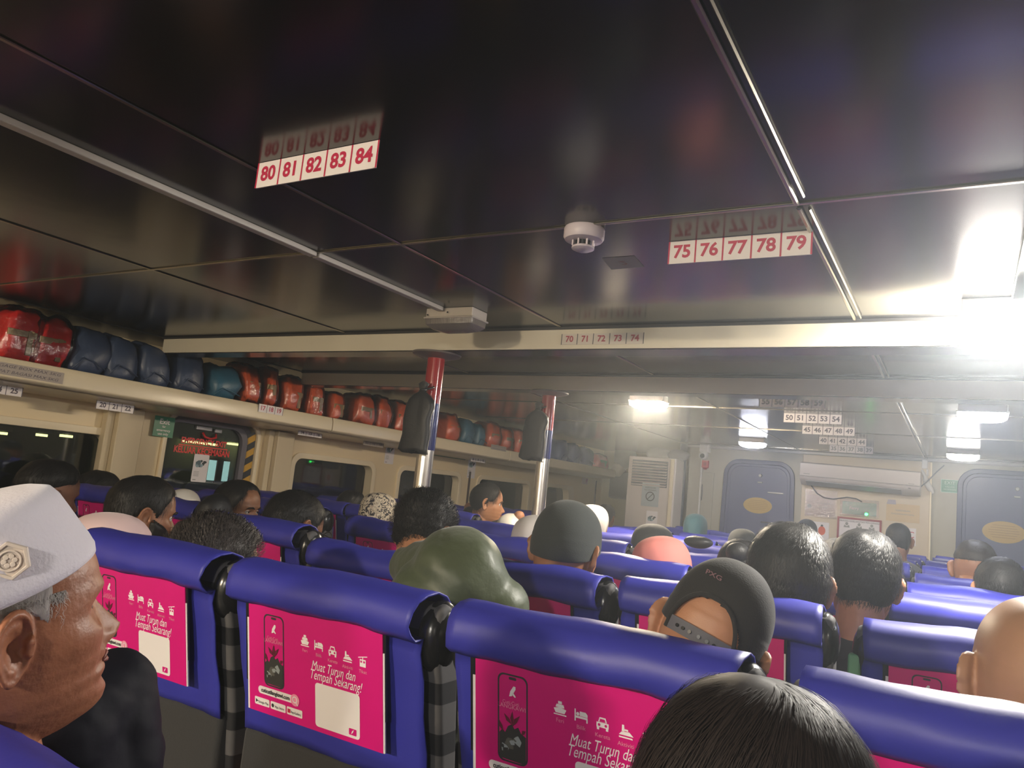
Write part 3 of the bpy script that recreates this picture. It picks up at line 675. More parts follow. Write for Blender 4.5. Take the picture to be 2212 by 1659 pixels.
# dark monitor-like case in the alcove and soft sacks above it
p0 = at(1312, 1075, y=YA - .25); p1 = at(1356, 1020, y=YA - .25)
r = empty('dark_case', ((p0.x + p1.x) / 2, YA - .12, p0.z), 'dark grey flat case hanging in the corner left of the tall air conditioner', 'case')
MB().add(sh_b(-(p1.x - p0.x) / 2, (p1.x - p0.x) / 2 + .1, -.12, .05, 0, p1.z - p0.z)).build('shell', mat('case_grey', (.06, .07, .08), .6), r, bevel=.03, seg=3)
MB().add(sh_tube([(-.08, -.05, p1.z - p0.z), (-.05, -.06, p1.z - p0.z + .12), (.05, -.06, p1.z - p0.z + .12), (.08, -.05, p1.z - p0.z)], .01, 8)).build('strap', M_white, r, smooth=True)
q = at(1345, 985, y=YA - .3); blob('stowed_sack', (q.x, YA - .2, q.z), .17, .14, .17, mat('sack_green', (.14, .17, .15), .8), 'grey green sack stowed high in the corner behind the shelf end', 'sack', 5)
q = at(1325, 1010, y=YA - .4); blob('stowed_sack', (q.x, YA - .22, q.z - .02), .10, .10, .10, mat('sack_beige', (.40, .37, .28), .8), 'beige sack stowed in the corner above the dark case', 'sack', 6)
# dome camera, red alarm box
p0 = at(1523, 975, y=FY - .05); r = empty('dome_camera', (p0.x, FY - .06, p0.z), 'white dome camera high on the front wall beside the pipe', 'camera')
MB().add(sh_b(-.05, .05, -.04, .06, -.01, .10)).build('bracket', M_white, r, bevel=.006)
MB().add(sh_sph((0, -.035, -.045), .05, 20, 12)).build('ball', M_white, r, smooth=True)
MB().add(sh_cyl((0, -.072, -.055), (0, -.095, -.062), .026, .022, 20)).build('lens', M_black, r)
p0 = at(1525, 1003, y=FY); r = empty('alarm_call_point', (p0.x, FY - .03, p0.z), 'small red alarm box under the dome camera', 'alarm')
MB().add(sh_box(0, .01, 0, .075, .04, .085)).build('case', mat('alarm_red', (.50, .01, .03), .4), r, bevel=.006)
MB().add(sh_box(0, -.012, 0, .03, .006, .035)).add(sh_cyl((0, 0, -.06), (0, 0, -.04), .02, .03)).build('sounder', mat('alarm_red2', (.35, .01, .03), .4), r)
# notice board box
B0 = at(1735, 980, y=FY - .06).x; B1 = at(2010, 1000, y=FY - .06).x
r = empty('notice_board', ((B0 + B1) / 2, FY, .55), 'large cream notice board panel between the two hatch doors', 'notice board')
bw = B1 - B0; MB().add(sh_b(-bw / 2, bw / 2, -.05, 0, 0, ZC - .55 - .035)).build('panel', mat('board_cream', (.62, .52, .38), .4), r, bevel=.004)
MB().add(sh_b(bw / 2 - .0, bw / 2 + .015, -.06, 0, 0, ZC - .55 - .04)).build('edge_strip', M_creamw, r)
mb = MB()
for sx_, sz_ in ((.2, 1.36), (.42, 1.36), (.42, 1.16), (.40, 1.03)): mb.add(sh_box(sx_, -.051, sz_, .02, .002, .006))
mb.build('rivet', M_dkprint, r)
FP = FY - .052
def front_notice(name, p0, p1, board, lines, lab, border=None, ink=M_dkprint, th=.003, y=FP, cat='notice'):
    a = at(*p0, y=y); b = at(*p1, y=y); w_ = b.x - a.x; h_ = a.z - b.z; r = empty(name, (a.x, y, b.z), lab, cat); L = plane_M((0, 0, 0), (1, 0, 0), (0, 0, 1))
    MB().add(sh_b(0, w_, 0, h_, -.001, th), 0, L).build('sheet', board, r)
    t_ = MB()
    for s, size, cx, cy in lines: t_.add(sh_text(s, size * h_, cx * w_, cy * h_, th + .0006), 0, L)
    if lines: t_.build('lettering', ink, r)
    if border: MB().add(sh_ring([(-.012, -.012), (w_ + .012, -.012), (w_ + .012, h_ + .012), (-.012, h_ + .012)], [(.006, .006), (w_ - .006, .006), (w_ - .006, h_ - .006), (.006, h_ - .006)], 0, th + .008), 0, L).build('frame', border, r)
    return r, w_, h_, L
M_wrapn = clear_mat('plastic_sleeve', (.9, .88, .88), .06, .10, 1.0, 40)
r_, w_, h_, L = front_notice('laminated_certificate', (1742, 1068), (1803, 1118), mat('cert_pink', (.55, .44, .38), .4), [('PENGUMUMAN', .09, .62, .62), ('SIJIL KAPAL', .09, .60, .44)], 'pinkish certificate in a crinkled plastic sleeve, upper left of the notice board', ink=M_gryprint)
MB().add(sh_prism(ell(.035, h_ * .45, .022, .022, 8), .003, .0038), 0, L).build('crest', M_gryprint, r_); MB().add(sh_b(-.01, w_ + .02, -.015, h_ + .06, .006, .0065), 0, L).build('plastic_sleeve', M_wrapn, r_)
r_, w_, h_, L = front_notice('green_poster', (1820, 1082), (1893, 1116), mat('teal_poster', (.05, .33, .24), .35), [('Ferry', .32, .35, .5)], 'teal green laminated poster in the middle of the notice board', ink=M_whitep)
MB().add(sh_b(-.02, w_ + .02, -.02, h_ + .03, .006, .0065), 0, L).build('plastic_sleeve', M_wrapn, r_)
r_, w_, h_, L = front_notice('safety_card', (1812, 1118), (1900, 1185), M_wpaper, [('ARAHAN KESELAMATAN PENUMPANG', .08, .5, .90), ('TATACARA PEMAKAIAN JAKET', .055, .5, .55)], 'white safety card in a dark red frame on the notice board', border=mat('maroon_border', (.30, .01, .04), .4), y=FP - .002)
mb = MB()
for k in range(3):
    cx = w_ * (.2 + .3 * k); mb.add(sh_prism(ell(cx, h_ * .80, .014, .016, 12), .003, .0036), 0, L).add(sh_poly([(cx - .028, h_ * .66), (cx + .028, h_ * .66), (cx + .022, h_ * .76), (cx, h_ * .70), (cx - .022, h_ * .76)], .0036), 0, L)
mb.build('pictogram', M_gryprint, r_)
r_, w_, h_, L = front_notice('yellow_envelope', (1915, 1086), (1986, 1131), mat('manila', (.62, .46, .25), .5), [('KEBENARAN', .13, .5, .62), ('PENGENDALIAN KAPAL', .11, .5, .42)], 'manila certificate with grey tab, upper right of the notice board', ink=M_gryprint)
MB().add(sh_poly([(.0, h_ - .01), (.085, h_ - .01), (.08, h_ + .035), (.015, h_ + .035)], .004), 0, L).build('grey_tab', mat('tab_grey', (.42, .38, .42), .5), r_)
r_, w_, h_, L = front_notice('vest_sticker', (1757, 1126), (1790, 1168), M_wpaper, [], 'white sticker with a small orange life vest figure, lower left of the board')
MB().add(sh_prism(ell(w_ * .55, h_ * .80, .012, .012, 12), .003, .004), 1, L).add(sh_prism(ell(w_ * .55, h_ * .52, .035, .045, 16), .003, .004), 0, L).build('vest_figure', [mat('vest_orange', (.75, .10, .03), .5), M_dkprint], r_)
r_, w_, h_, L = front_notice('wall_sticker', (1958, 1140), (1978, 1180), M_wpaper, [('C', .5, .5, .6)], 'small white sticker at the lower right of the notice board', ink=M_red)
p0 = at(1871, 1113, y=FP - .02); o = MB().add(sh_sph((0, 0, 0), (.014, .01, .012), 12, 8)).build('indicator_light', mat('green_led', (0, .6, .1), .4, emis=(.02, 1, .12), es=6), smooth=True); o.location = (p0.x, FP - .012, p0.z + .01); tag(o, 'small bright green indicator light on the top edge of the safety card', 'light')
# wall mounted air conditioner
C0 = at(1727, 999, y=FY - .28); C1 = at(1988, 1022, y=FY - .28); zb = at(1735, 1048, y=FY - .25).z; wC = C1.x - C0.x; hC = C0.z - zb
r = empty('wall_air_conditioner', ((C0.x + C1.x) / 2, FY - .05, zb), 'long white wall mounted air conditioner above the notice board', 'air conditioner'); r.rotation_euler = (0, math.radians(1.2), 0)
pr = [(0, 0), (-.10, .0), (-.19, .045), (-.215, .085), (-.225, hC - .01), (-.20, hC), (0, hC)]
n = len(pr); v = [(-wC / 2, y, z) for y, z in pr] + [(wC / 2, y, z) for y, z in pr]; f = [tuple(range(n))[::-1], tuple(range(n, 2 * n))] + [(i, (i + 1) % n, (i + 1) % n + n, i + n) for i in range(n)]
MB().add((v, f)).build('body', M_acw, r, bevel=.008)
MB().add(([(-wC / 2 + .06, -.112, .005), (wC / 2 - .16, -.112, .005), (wC / 2 - .16, -.192, .045), (-wC / 2 + .06, -.192, .045), (-wC / 2 + .06, -.112, -.003), (wC / 2 - .16, -.112, -.003), (wC / 2 - .16, -.196, .037), (-wC / 2 + .06, -.196, .037)], [(0, 3, 2, 1), (4, 5, 6, 7), (0, 1, 5, 4), (2, 3, 7, 6), (0, 4, 7, 3), (1, 2, 6, 5)])).build('air_flap', mat('flap_grey', (.34, .34, .35), .4), r, bevel=.002)
MB().add(sh_b(-wC / 2 + .003, wC / 2 - .003, -.2295, -.2285, .085, .089)).build('front_seam', M_gryprint, r)
MB().add(sh_b(-wC / 2 + .04, -wC / 2 + .10, -.2285, -.2265, .105, .110)).add(sh_b(wC / 2 - .10, wC / 2 - .05, -.2285, -.2265, .10, .104)).add(sh_box(wC / 2 - .09, -.205, .06, .02, .012, .008)).build('badge', M_gryprint, r)
o = MB().add(sh_tube([at(*q, y=FY - .07) for q in ((1752, 1048), (1765, 1066), (1780, 1075), (1800, 1078), (1830, 1074), (1850, 1077), (1862, 1084))], .006, 6)).build('cable', M_dkprint, smooth=True); tag(o, 'black cable sagging under the wall mounted air conditioner', 'cable', 'loose cables')
o = MB().add(sh_tube([at(*q, y=FY - .08) for q in ((1962, 1062), (1985, 1055), (2003, 1040), (2025, 1018), (2040, 1005))], .006, 6)).build('cable', mat('grey_cable', (.2, .2, .2), .5), smooth=True); tag(o, 'grey cable looping from the wall air conditioner to the right', 'cable', 'loose cables')
p0 = at(1997, 1004, y=FY); o = MB().add(sh_box(0, -.03, 0, .05, .06, .085)).add(sh_box(.04, -.02, .0, .03, .04, .05)).build('junction_box', M_white, bevel=.006); o.location = (p0.x + .005, FY, p0.z); tag(o, 'white junction box beside the notice board top corner', 'junction box')
p0 = at(1998, 1040, y=FY - .05); o = MB().add(sh_tube([(-.03, 0, .11), (0, 0, .05), (.01, 0, 0)], [.012, .02, .03], 10)).add(sh_tube([(.01, 0, 0), (.05, 0, -.07), (.075, 0, -.11)], [.032, .030, .012], 10)).add(sh_tube([(.02, 0, .12), (.02, 0, .05)], .012, 8)).build('plug_bundle', M_white, smooth=True); o.location = (p0.x, FY - .045, p0.z); tag(o, 'white plugs and adaptor hanging right of the notice board', 'plug')
a = at(2032, 1063, y=FY); r_ = empty('exit_sign', (a.x, FY - .001, a.z), 'small green exit sign on the front wall left of the right hatch door', 'sign'); L = plane_M((0, 0, 0), (1, 0, 0), (0, 0, 1))
MB().add(sh_b(0, .15, 0, .125, 0, .003), 0, L).build('board', M_green, r_); MB().add(sh_text('EXIT', .045, .075, .092, .004), 0, L).add(sh_text('KELUAR', .022, .075, .055, .004), 0, L).add(sh_text('KECEMASAN', .018, .075, .030, .004), 0, L).add(sh_ring([(0.0, .0), (.15, .0), (.15, .125), (0, .125)], [(.005, .005), (.145, .005), (.145, .12), (.005, .12)], .003, .004), 0, L).build('lettering', mat('pale_print', (.55, .72, .62), .5), r_)
# ================================================================== seats
SW = .50; TOP = 1.15
def cover_mesh(seed):
    """vinyl slip cover: back sheet, rolled head, front flap"""
    prof = [(.084, .785), (.078, .805), (.066, .86), (.048, .93), (.030, 1.0), (.018, 1.045), (.010, 1.078), (-.012, 1.072), (-.024, 1.082), (-.030, 1.099), (-.026, 1.120), (-.013, 1.138), (.010, 1.150), (.040, 1.154), (.070, 1.146), (.095, 1.125), (.108, 1.09), (.116, 1.03), (.128, .95), (.14, .88)]
    nx = 30; v = []; f = []; m = len(prof)
    for i, (y, z) in enumerate(prof):
        for k in range(nx + 1):
            u = k / nx; x = -SW / 2 + SW * u; p = (x, y, z)
            if i < 6:      # loose sheet
                q = .009 * nz(p, 7, seed) + .005 * nz(p, 16, seed + 9); e = max(0, abs(2 * u - 1) - .75) / .25
                yy = y + q - .006 * e; zz = z + (.012 * nz((x, 0, 0), 6, seed + 3) if i < 2 else 0); xx = x + .010 * nz((z * 2, u > .5, 0), 5, seed) * e
            else:
                q = .010 * nz(p, 6, seed + 4) + .005 * nz((x, y * 3, z * 3), 14, seed + 2); yy = y + q; zz = z + q * .8 + .004 * nz((x, 1, 0), 5, seed) ; xx = x + (.012 * nz((y, z, u > .5), 12, seed) if k in (0, nx) else 0)
            v.append((xx, yy, zz))
    for i in range(m - 1):
        for k in range(nx): a = i * (nx + 1) + k; f.append((a, a + 1, a + nx + 2, a + nx + 1))
    return v, f
# local frame of the poster on the leaning back sheet
PO_W, PO_H = .365, .232
PO = Vector((-SW / 2 + .052, .053, .846)); PV = Vector((0, -.20, 1)).normalized()
def poster_M(): return plane_M(PO + Vector((0, -.012, 0)), (1, 0, 0), PV)
def make_seat(seed):
    r = empty('ferry_seat', (0, 0, 0), 'blue covered ferry seat', 'seat')
    # upholstered back, striped, sides visible between neighbours
    bk = [(.030, 1.125), (.055, 1.135), (.085, 1.12), (.102, 1.06), (.135, .85), (.17, .60), (.20, .45), (.13, .40), (.115, .60), (.09, .80), (.045, 1.0), (.020, 1.07)]
    n = len(bk); v = [(-.270, y, z) for y, z in bk] + [(.270, y, z) for y, z in bk]; f = [tuple(range(n)), tuple(range(2 * n - 1, n - 1, -1))] + [(i, i + n, (i + 1) % n + n, (i + 1) % n) for i in range(n)]
    MB().add((v, f)).build('backrest', M_stripe, r, bevel=.012, seg=3)
    for s in (-1, 1):
        v, f = sh_sph((s * .246, .064, 1.070), (.036, .052, .068), 18, 12); MB().add((v, f)).build('head_bolster', M_leather, r, smooth=True)
    MB().add(sh_b(-.25, .25, .075, .12, .36, .79)).build('back_panel', M_dark, r, bevel=.012)
    o = MB().add(cover_mesh(seed)).build('slip_cover', M_blue, r, smooth=True)
    sd = o.modifiers.new('thick', 'SOLIDIFY'); sd.thickness = .004; sd.offset = 1
    M = poster_M()
    MB().add(sh_b(-.012, PO_W + .006, .06, PO_H + .022, -.002, .0015), 0, M).build('sleeve_backing', M_black, r)
    po = MB().add(sh_b(0, PO_W, 0, PO_H, .0015, .004), 0).add(sh_b(-.006, 0, 0, PO_H * .84, .0, .003), 1).add(sh_b(PO_W, PO_W + .004, 0, PO_H * .82, 0, .003), 1)
    po.v = [tuple(M @ Vector(p)) for p in po.v]; po = po.build('poster', [M_pink, M_wpaper], r)
    poster_print(po, M)
    MB().add(sh_b(-.25, .25, .14, .56, .36, .46)).build('seat_cushion', M_stripe, r, bevel=.03, seg=3)
    for s in (-1, 1): MB().add(sh_b(s * .262 - .018, s * .262 + .018, .16, .50, .60, .635)).add(sh_b(s * .262 - .012, s * .262 + .012, .18, .22, .40, .61)).build('armrest', M_leather, r, bevel=.008)
    for s in (-1, 1): MB().add(sh_b(s * .2 - .015, s * .2 + .015, .18, .50, 0, .02)).add(sh_b(s * .2 - .012, s * .2 + .012, .30, .36, .02, .37)).build('leg', M_grey, r)
    return r
def poster_print(po, M):
    W_, H_ = PO_W, PO_H; Z = .0046
    def P(u, v): return (u * W_, (1 - v) * H_)
    def R(u0, u1, v0, v1, rad=.0, n=4): a = P(u0, v1); b = P(u1, v0); return rrect(a[0], b[0], a[1], b[1], rad, n) if rad else [a, (b[0], a[1]), b, (a[0], b[1])]
    # phone: dark rim, pink screen, rocky island
    ph = MB(); o_ = R(.125, .285, .085, .735, .012, 5); i_ = R(.132, .278, .097, .723, .011, 5)
    ph.add(sh_ring(o_, i_, Z - .0008, Z), 0, M).add(sh_poly(R(.185, .225, .105, .125, .002), Z), 0, M)
    isl = [(.134, .53), (.15, .50), (.165, .52), (.18, .47), (.20, .45), (.215, .48), (.235, .46), (.25, .50), (.276, .52), (.276, .70), (.265, .72), (.145, .715), (.134, .69)]
    ph.add(sh_poly([P(u, v) for u, v in isl[::-1]], Z), 1, M)
    rr = random.Random(3)
    for k in range(14):
        cx, cy = .145 + .12 * rr.random(), .53 + .16 * rr.random(); s_ = .008 + .016 * rr.random()
        ph.add(sh_poly([P(cx + s_ * (.5 + rr.random()) * math.cos(a), cy + 1.5 * s_ * (.5 + rr.random()) * math.sin(a)) for a in np.linspace(0, -2 * PI, 7)[:-1]], Z + .0002 + k * .00003), (2, 3, 1)[k % 3], M)
    for a_, b_ in (((.20, .46), (.16, .38)), ((.20, .46), (.245, .37)), ((.20, .46), (.205, .35)), ((.15, .52), (.134, .44)), ((.25, .5), (.276, .47))):
        p_, q_ = Vector(P(*a_)), Vector(P(*b_)); d = (q_ - p_); nn = Vector((-d.y, d.x)).normalized() * .0022
        ph.add(sh_poly([tuple(p_ - nn), tuple((p_ + q_) / 2 - nn * 1.6), tuple(q_), tuple((p_ + q_) / 2 + nn * 1.6)], Z + .0006), 4, M)
    ph.build('phone_picture', [M_dkprint, mat('rock_dark', (.035, .035, .035), .5), mat('rock_mid', (.10, .10, .09), .5), mat('rock_pale', (.30, .34, .36), .5), mat('plant_dark', (.12, .01, .03), .5)], po)
    # white pictures: bird, five service icons
    ic = MB()
    def g(polys, cu, cv, s):
        c = P(cu, cv)
        for pl in polys: ic.add(sh_poly([(c[0] + x * s, c[1] + y * s) for x, y in pl], Z), 0, M)
    g([[(-.5, -.6), (-.1, -.5), (.45, .45), (.45, .8), (.15, .85), (-.35, .1)], [(-.1, -.3), (.35, -.6), (.5, -.5), (.1, .0)]], .205, .215, .013)
    s = .0115
    g([[(-1, -.15), (-.7, -.75), (.7, -.75), (1, -.15), (0, .1)], [(-.7, .05), (.7, .05), (.55, .5), (-.55, .5)], [(-.3, .55), (.3, .55), (.3, .95), (-.3, .95)], [(-1, -1.05), (1, -1.05), (1, -.88), (-1, -.88)]], .45, .235, s)
    g([[(-1, -.9), (-.8, -.9), (-.8, .8), (-1, .8)], [(-.8, -.45), (1, -.45), (1, -.15), (-.8, -.15)], [(.8, -.9), (1, -.9), (1, -.4), (.8, -.4)], [(-.2, -.1), (1, -.1), (1, .25), (.7, .55), (-.2, .55)], ell(-.5, .15, .25, .25, 12)], .553, .25, s)
    g([[(-.9, -.6), (.9, -.6), (.9, .1), (-.9, .1)], [(-.65, .15), (.65, .15), (.45, .8), (-.45, .8)], [(-.85, -.95), (-.5, -.95), (-.5, -.6), (-.85, -.6)], [(.5, -.95), (.85, -.95), (.85, -.6), (.5, -.6)]], .655, .265, s)
    g([[(-1, -.9), (1, -.9), (.9, -.7), (-1, -.7)], [(-1, -.5), (1.1, -.5), (.5, .05), (-.6, -.05)], [(-.6, 0), (-.2, 0), (-.25, .9), (-.55, .9)], [(-.2, .1), (.35, .1), (.3, .35), (-.2, .35)]], .762, .28, s)
    g([[(-1, .45), (1, .85), (1, 1.0), (-1, .6)], [(-.08, .3), (.08, .3), (.08, .7), (-.08, .7)], [(-.65, -.95), (.65, -.95), (.65, .3), (-.65, .3)]], .868, .285, s)
    ic.build('icons', M_whitep, po)
    dk = MB()
    c = P(.868, .285)
    for x_ in (-.32, .32): dk.add(sh_poly([(c[0] + (x_ - .18) * s, c[1] - .25 * s), (c[0] + (x_ + .18) * s, c[1] - .25 * s), (c[0] + (x_ + .18) * s, c[1] + .1 * s), (c[0] + (x_ - .18) * s, c[1] + .1 * s)], Z + .0004), 0, M)
    c = P(.655, .265)
    for x_ in (-.5, .5): dk.add(sh_poly([(c[0] + x_ * s + .2 * s * math.cos(a), c[1] - .25 * s + .2 * s * math.sin(a)) for a in np.linspace(0, 2 * PI, 9)[:-1]], Z + .0004), 0, M)
    dk.add(sh_poly([(c[0] - .45 * s, c[1] + .2 * s), (c[0] + .45 * s, c[1] + .2 * s), (c[0] + .33 * s, c[1] + .6 * s), (c[0] - .33 * s, c[1] + .6 * s)], Z + .0004), 0, M)
    dk.build('icon_details', M_pink, po)
    # words
    tx = MB()
    for s_, u, v in (('Feri', .45, .325), ('Bilik', .553, .335), ('Kereta', .655, .352), ('Aktiviti', .762, .368), ('Tiket', .868, .372)):
        x, y = P(u, v); tx.add(sh_text(s_, .0095, x, y, Z), 1, M)
    x, y = P(.655, .435); tx.add(sh_text('Muat Turun dan', .027, x, y, Z, shear=.35, sx=.66), 0, M)
    x, y = P(.67, .515); tx.add(sh_text('Tempah Sekarang!', .028, x, y, Z, shear=.35, sx=.66), 0, M)
    x, y = P(.195, .295); tx.add(sh_text('Cuti-Cuti', .0085, x, y, Z), 1, M)
    x, y = P(.200, .325); tx.add(sh_text('LANGKAWI', .0105, x, y, Z), 1, M)
    tx.build('lettering', [M_whitep, M_pinkd], po)
    # address bar, store badges, blank code panel
    bar = MB(); pl = R(.075, .385, .755, .825, .0075, 5); bar.add(sh_poly(pl, Z), 0, M)
    x, y = P(.215, .79); bar.add(sh_text('cuticutilangkawi.com', .0118, x, y, Z + .0006, bold=.03, sx=.85), 1, M)
    x, y = P(.37, .79); bar.add(sh_poly(ell(x, y, .0125, .0125, 20), Z + .0004), 2, M).add(sh_ring(ell(x, y + .001, .007, .007, 16), ell(x, y + .001, .005, .005, 16), Z + .0004, Z + .0010), 0, M).add(sh_poly([(x + .004, y - .003), (x + .0095, y - .0095), (x + .008, y - .0105), (x + .0025, y - .0045)], Z + .001), 0, M)
    bar.build('address_bar', [M_wpaper, M_dkprint, M_pinkd], po)
    for u0, tt, c3 in ((.045, 'Google Play', 0), (.175, 'App Store', 1), (.305, 'AppGallery', 2)):
        bd = MB().add(sh_poly(R(u0, u0 + .12, .865, .935, .0025), Z), 0, M); x, y = P(u0 + .072, .905); bd.add(sh_text(tt, .0075, x, y, Z + .0006, sx=.85), 1, M)
        x, y = P(u0 + .018, .90); bd.add(sh_poly([(x - .003, y - .004), (x + .004, y), (x - .003, y + .004)] if c3 == 0 else (ell(x, y, .0038, .0042, 10) if c3 == 1 else [(x - .004, y - .004), (x + .004, y - .004), (x + .004, y + .004), (x - .004, y + .004)]), Z + .0006), 2 if c3 != 2 else 3, M)
        bd.build('store_badge', [M_wpaper, M_dkprint, M_dkprint, M_red], po)
    qr = MB().add(sh_poly(R(.525, .845, .575, .955, .007), Z), 0, M).add(sh_poly(R(.770, .822, .875, .93, .0015), Z + .0005), 1, M)
    c = P(.796, .902); qr.add(sh_poly([(c[0] - .004, c[1] - .005), (c[0] + .001, c[1] - .001), (c[0] + .004, c[1] + .005), (c[0] - .001, c[1] + .002)], Z + .0009), 0, M)
    qr.build('blank_code_panel', [M_wpaper, M_pink], po)

protos = [make_seat(3.1), make_seat(17.7), make_seat(41.3)]
ROW0, PIT = .36, .80
CX = [-1.353 + .575 * k + SW / 2 + .008 for k in range(-2, 5)]      # centres of seat columns; index 0 is the column by the aisle
rs = random.Random(12)
RN = ['row of the white-capped man', 'row with the large readable posters', 'second row of seats behind the readable posters', 'row by the near pole', 'row level with the far pole', 'fifth row after the readable posters', 'sixth row after the readable posters', 'seventh row after the readable posters', 'row under the strip 40 to 44', 'row nearest the front wall']
cent = []
for r_i in range(10):
    for c_i in range(7):
        if r_i == 0 and (c_i < 3 or c_i > 5): continue
        if r_i == 1 and (c_i < 1 or c_i > 4): continue
        if r_i == 2 and c_i > 5: continue
        cent.append((r_i, c_i, CX[c_i], ROW0 + PIT * r_i))
EDIT = {(0, 3): (-.02, -.02, -.055), (1, 1): (0, -.005, 0), (1, 2): (0, 0, .0), (1, 3): (0, 0, 0), (2, 1): (0, 0, -.035), (2, 0): (0, 0, .008), (3, 0): (0, 0, 0), (4, 0): (0, 0, .012)}
LBL = {(0, 3): 'blue seat top cutting across the bottom left corner, in front of the white-capped man',
       (1, 1): 'blue seat beside the white-capped man\'s profile, its poster partly hidden',
       (1, 2): 'blue seat with the fully visible magenta poster',
       (1, 3): 'large blue seat with cropped magenta poster behind the backward cap',
       (1, 4): 'large blue seat at the bottom right, half hidden by black hair',
       (2, 0): 'blue seat behind the curly grey hair, showing three poster icons', (2, 1): 'slumped blue seat left of the green jacket',
       (2, 2): 'blue seat between the green jacket and the backward cap, icons showing', (2, 3): 'blue seat right of the backward cap, with black side bolster',
       (2, 4): 'blue seat left of the bald head with a pale strip on top', (3, 4): 'blue seat top behind the bald head with upper edge of a poster'}
used_first = [False] * 3
cols = ['column beside the aisle', 'second column from the aisle', 'third column from the aisle', 'fourth column from the aisle', 'fifth column from the aisle', 'sixth column from the aisle', 'seventh column from the aisle']
def put(r_key, x, y, dz, rz, lab, grp, tilt=0.0):
    k = rs.randrange(3)
    if not used_first[k]: s = protos[k]; used_first[k] = True
    else: s = copy_tree(protos[k])
    s.location = (x, y, dz); s.rotation_euler = (tilt, 0, rz); s['label'] = lab; s['group'] = grp
    return s
for (r_i, c_i, x, y) in cent:
    e = EDIT.get((r_i, c_i), (rs.uniform(-.008, .008), rs.uniform(-.012, .012), rs.uniform(-.012, .012)))
    lab = LBL.get((r_i, c_i), 'blue covered seat, %s, %s' % (RN[r_i], cols[c_i]))
    put((r_i, c_i), x + e[0], y + e[1], e[2], rs.uniform(-.012, .012), lab, 'blue covered seats of the middle block')
for j in range(8):
    for c_i in range(3):
        x = -4.33 + .52 * c_i; y = 1.56 + .775 * j
        if j == 7 and c_i == 2: pass
        put(None, x, y, rs.uniform(-.01, .01), rs.uniform(-.01, .01), 'blue covered seat in the %s row of the window block, %s' % (ordw[j], ['against the wall', 'in the middle', 'at the aisle'][c_i]), 'blue covered seats along the left windows')
for j, (px, py) in enumerate(((1330, 1113), )):
    p = at(px, py, z=1.15)
# ================================================================== people
def fine(zz, vals, z):
    zs = np.linspace(-.14, .13, 400); q = np.interp(zs, zz[::-1], vals[::-1]); k = np.exp(-np.linspace(-2, 2, 13) ** 2); k /= k.sum()
    q = np.convolve(np.pad(q, 6, 'edge'), k, 'valid'); return np.interp(z, zs, q)
ZZ = np.array([.06, .04, .025, .012, 0, -.012, -.025, -.038, -.046, -.053, -.060, -.066, -.073, -.083, -.096, -.108, -.116, -.122])
FR = np.array([.093, .097, .0985, .096, .0915, .0925, .0935, .094, .0945, .0975, .0965, .0945, .0975, .0915, .0975, .0935, .084, .062])
ZB_ = np.array([.06, .03, .01, -.01, -.03, -.05, -.07, -.09, -.122]); BKv = np.array([.094, .102, .101, .094, .082, .072, .064, .058, .05])
WDv = np.array([.0705, .0755, .0765, .0755, .0730, .0700, .0650, .0560, .034])
Z0, ZT = .035, .120
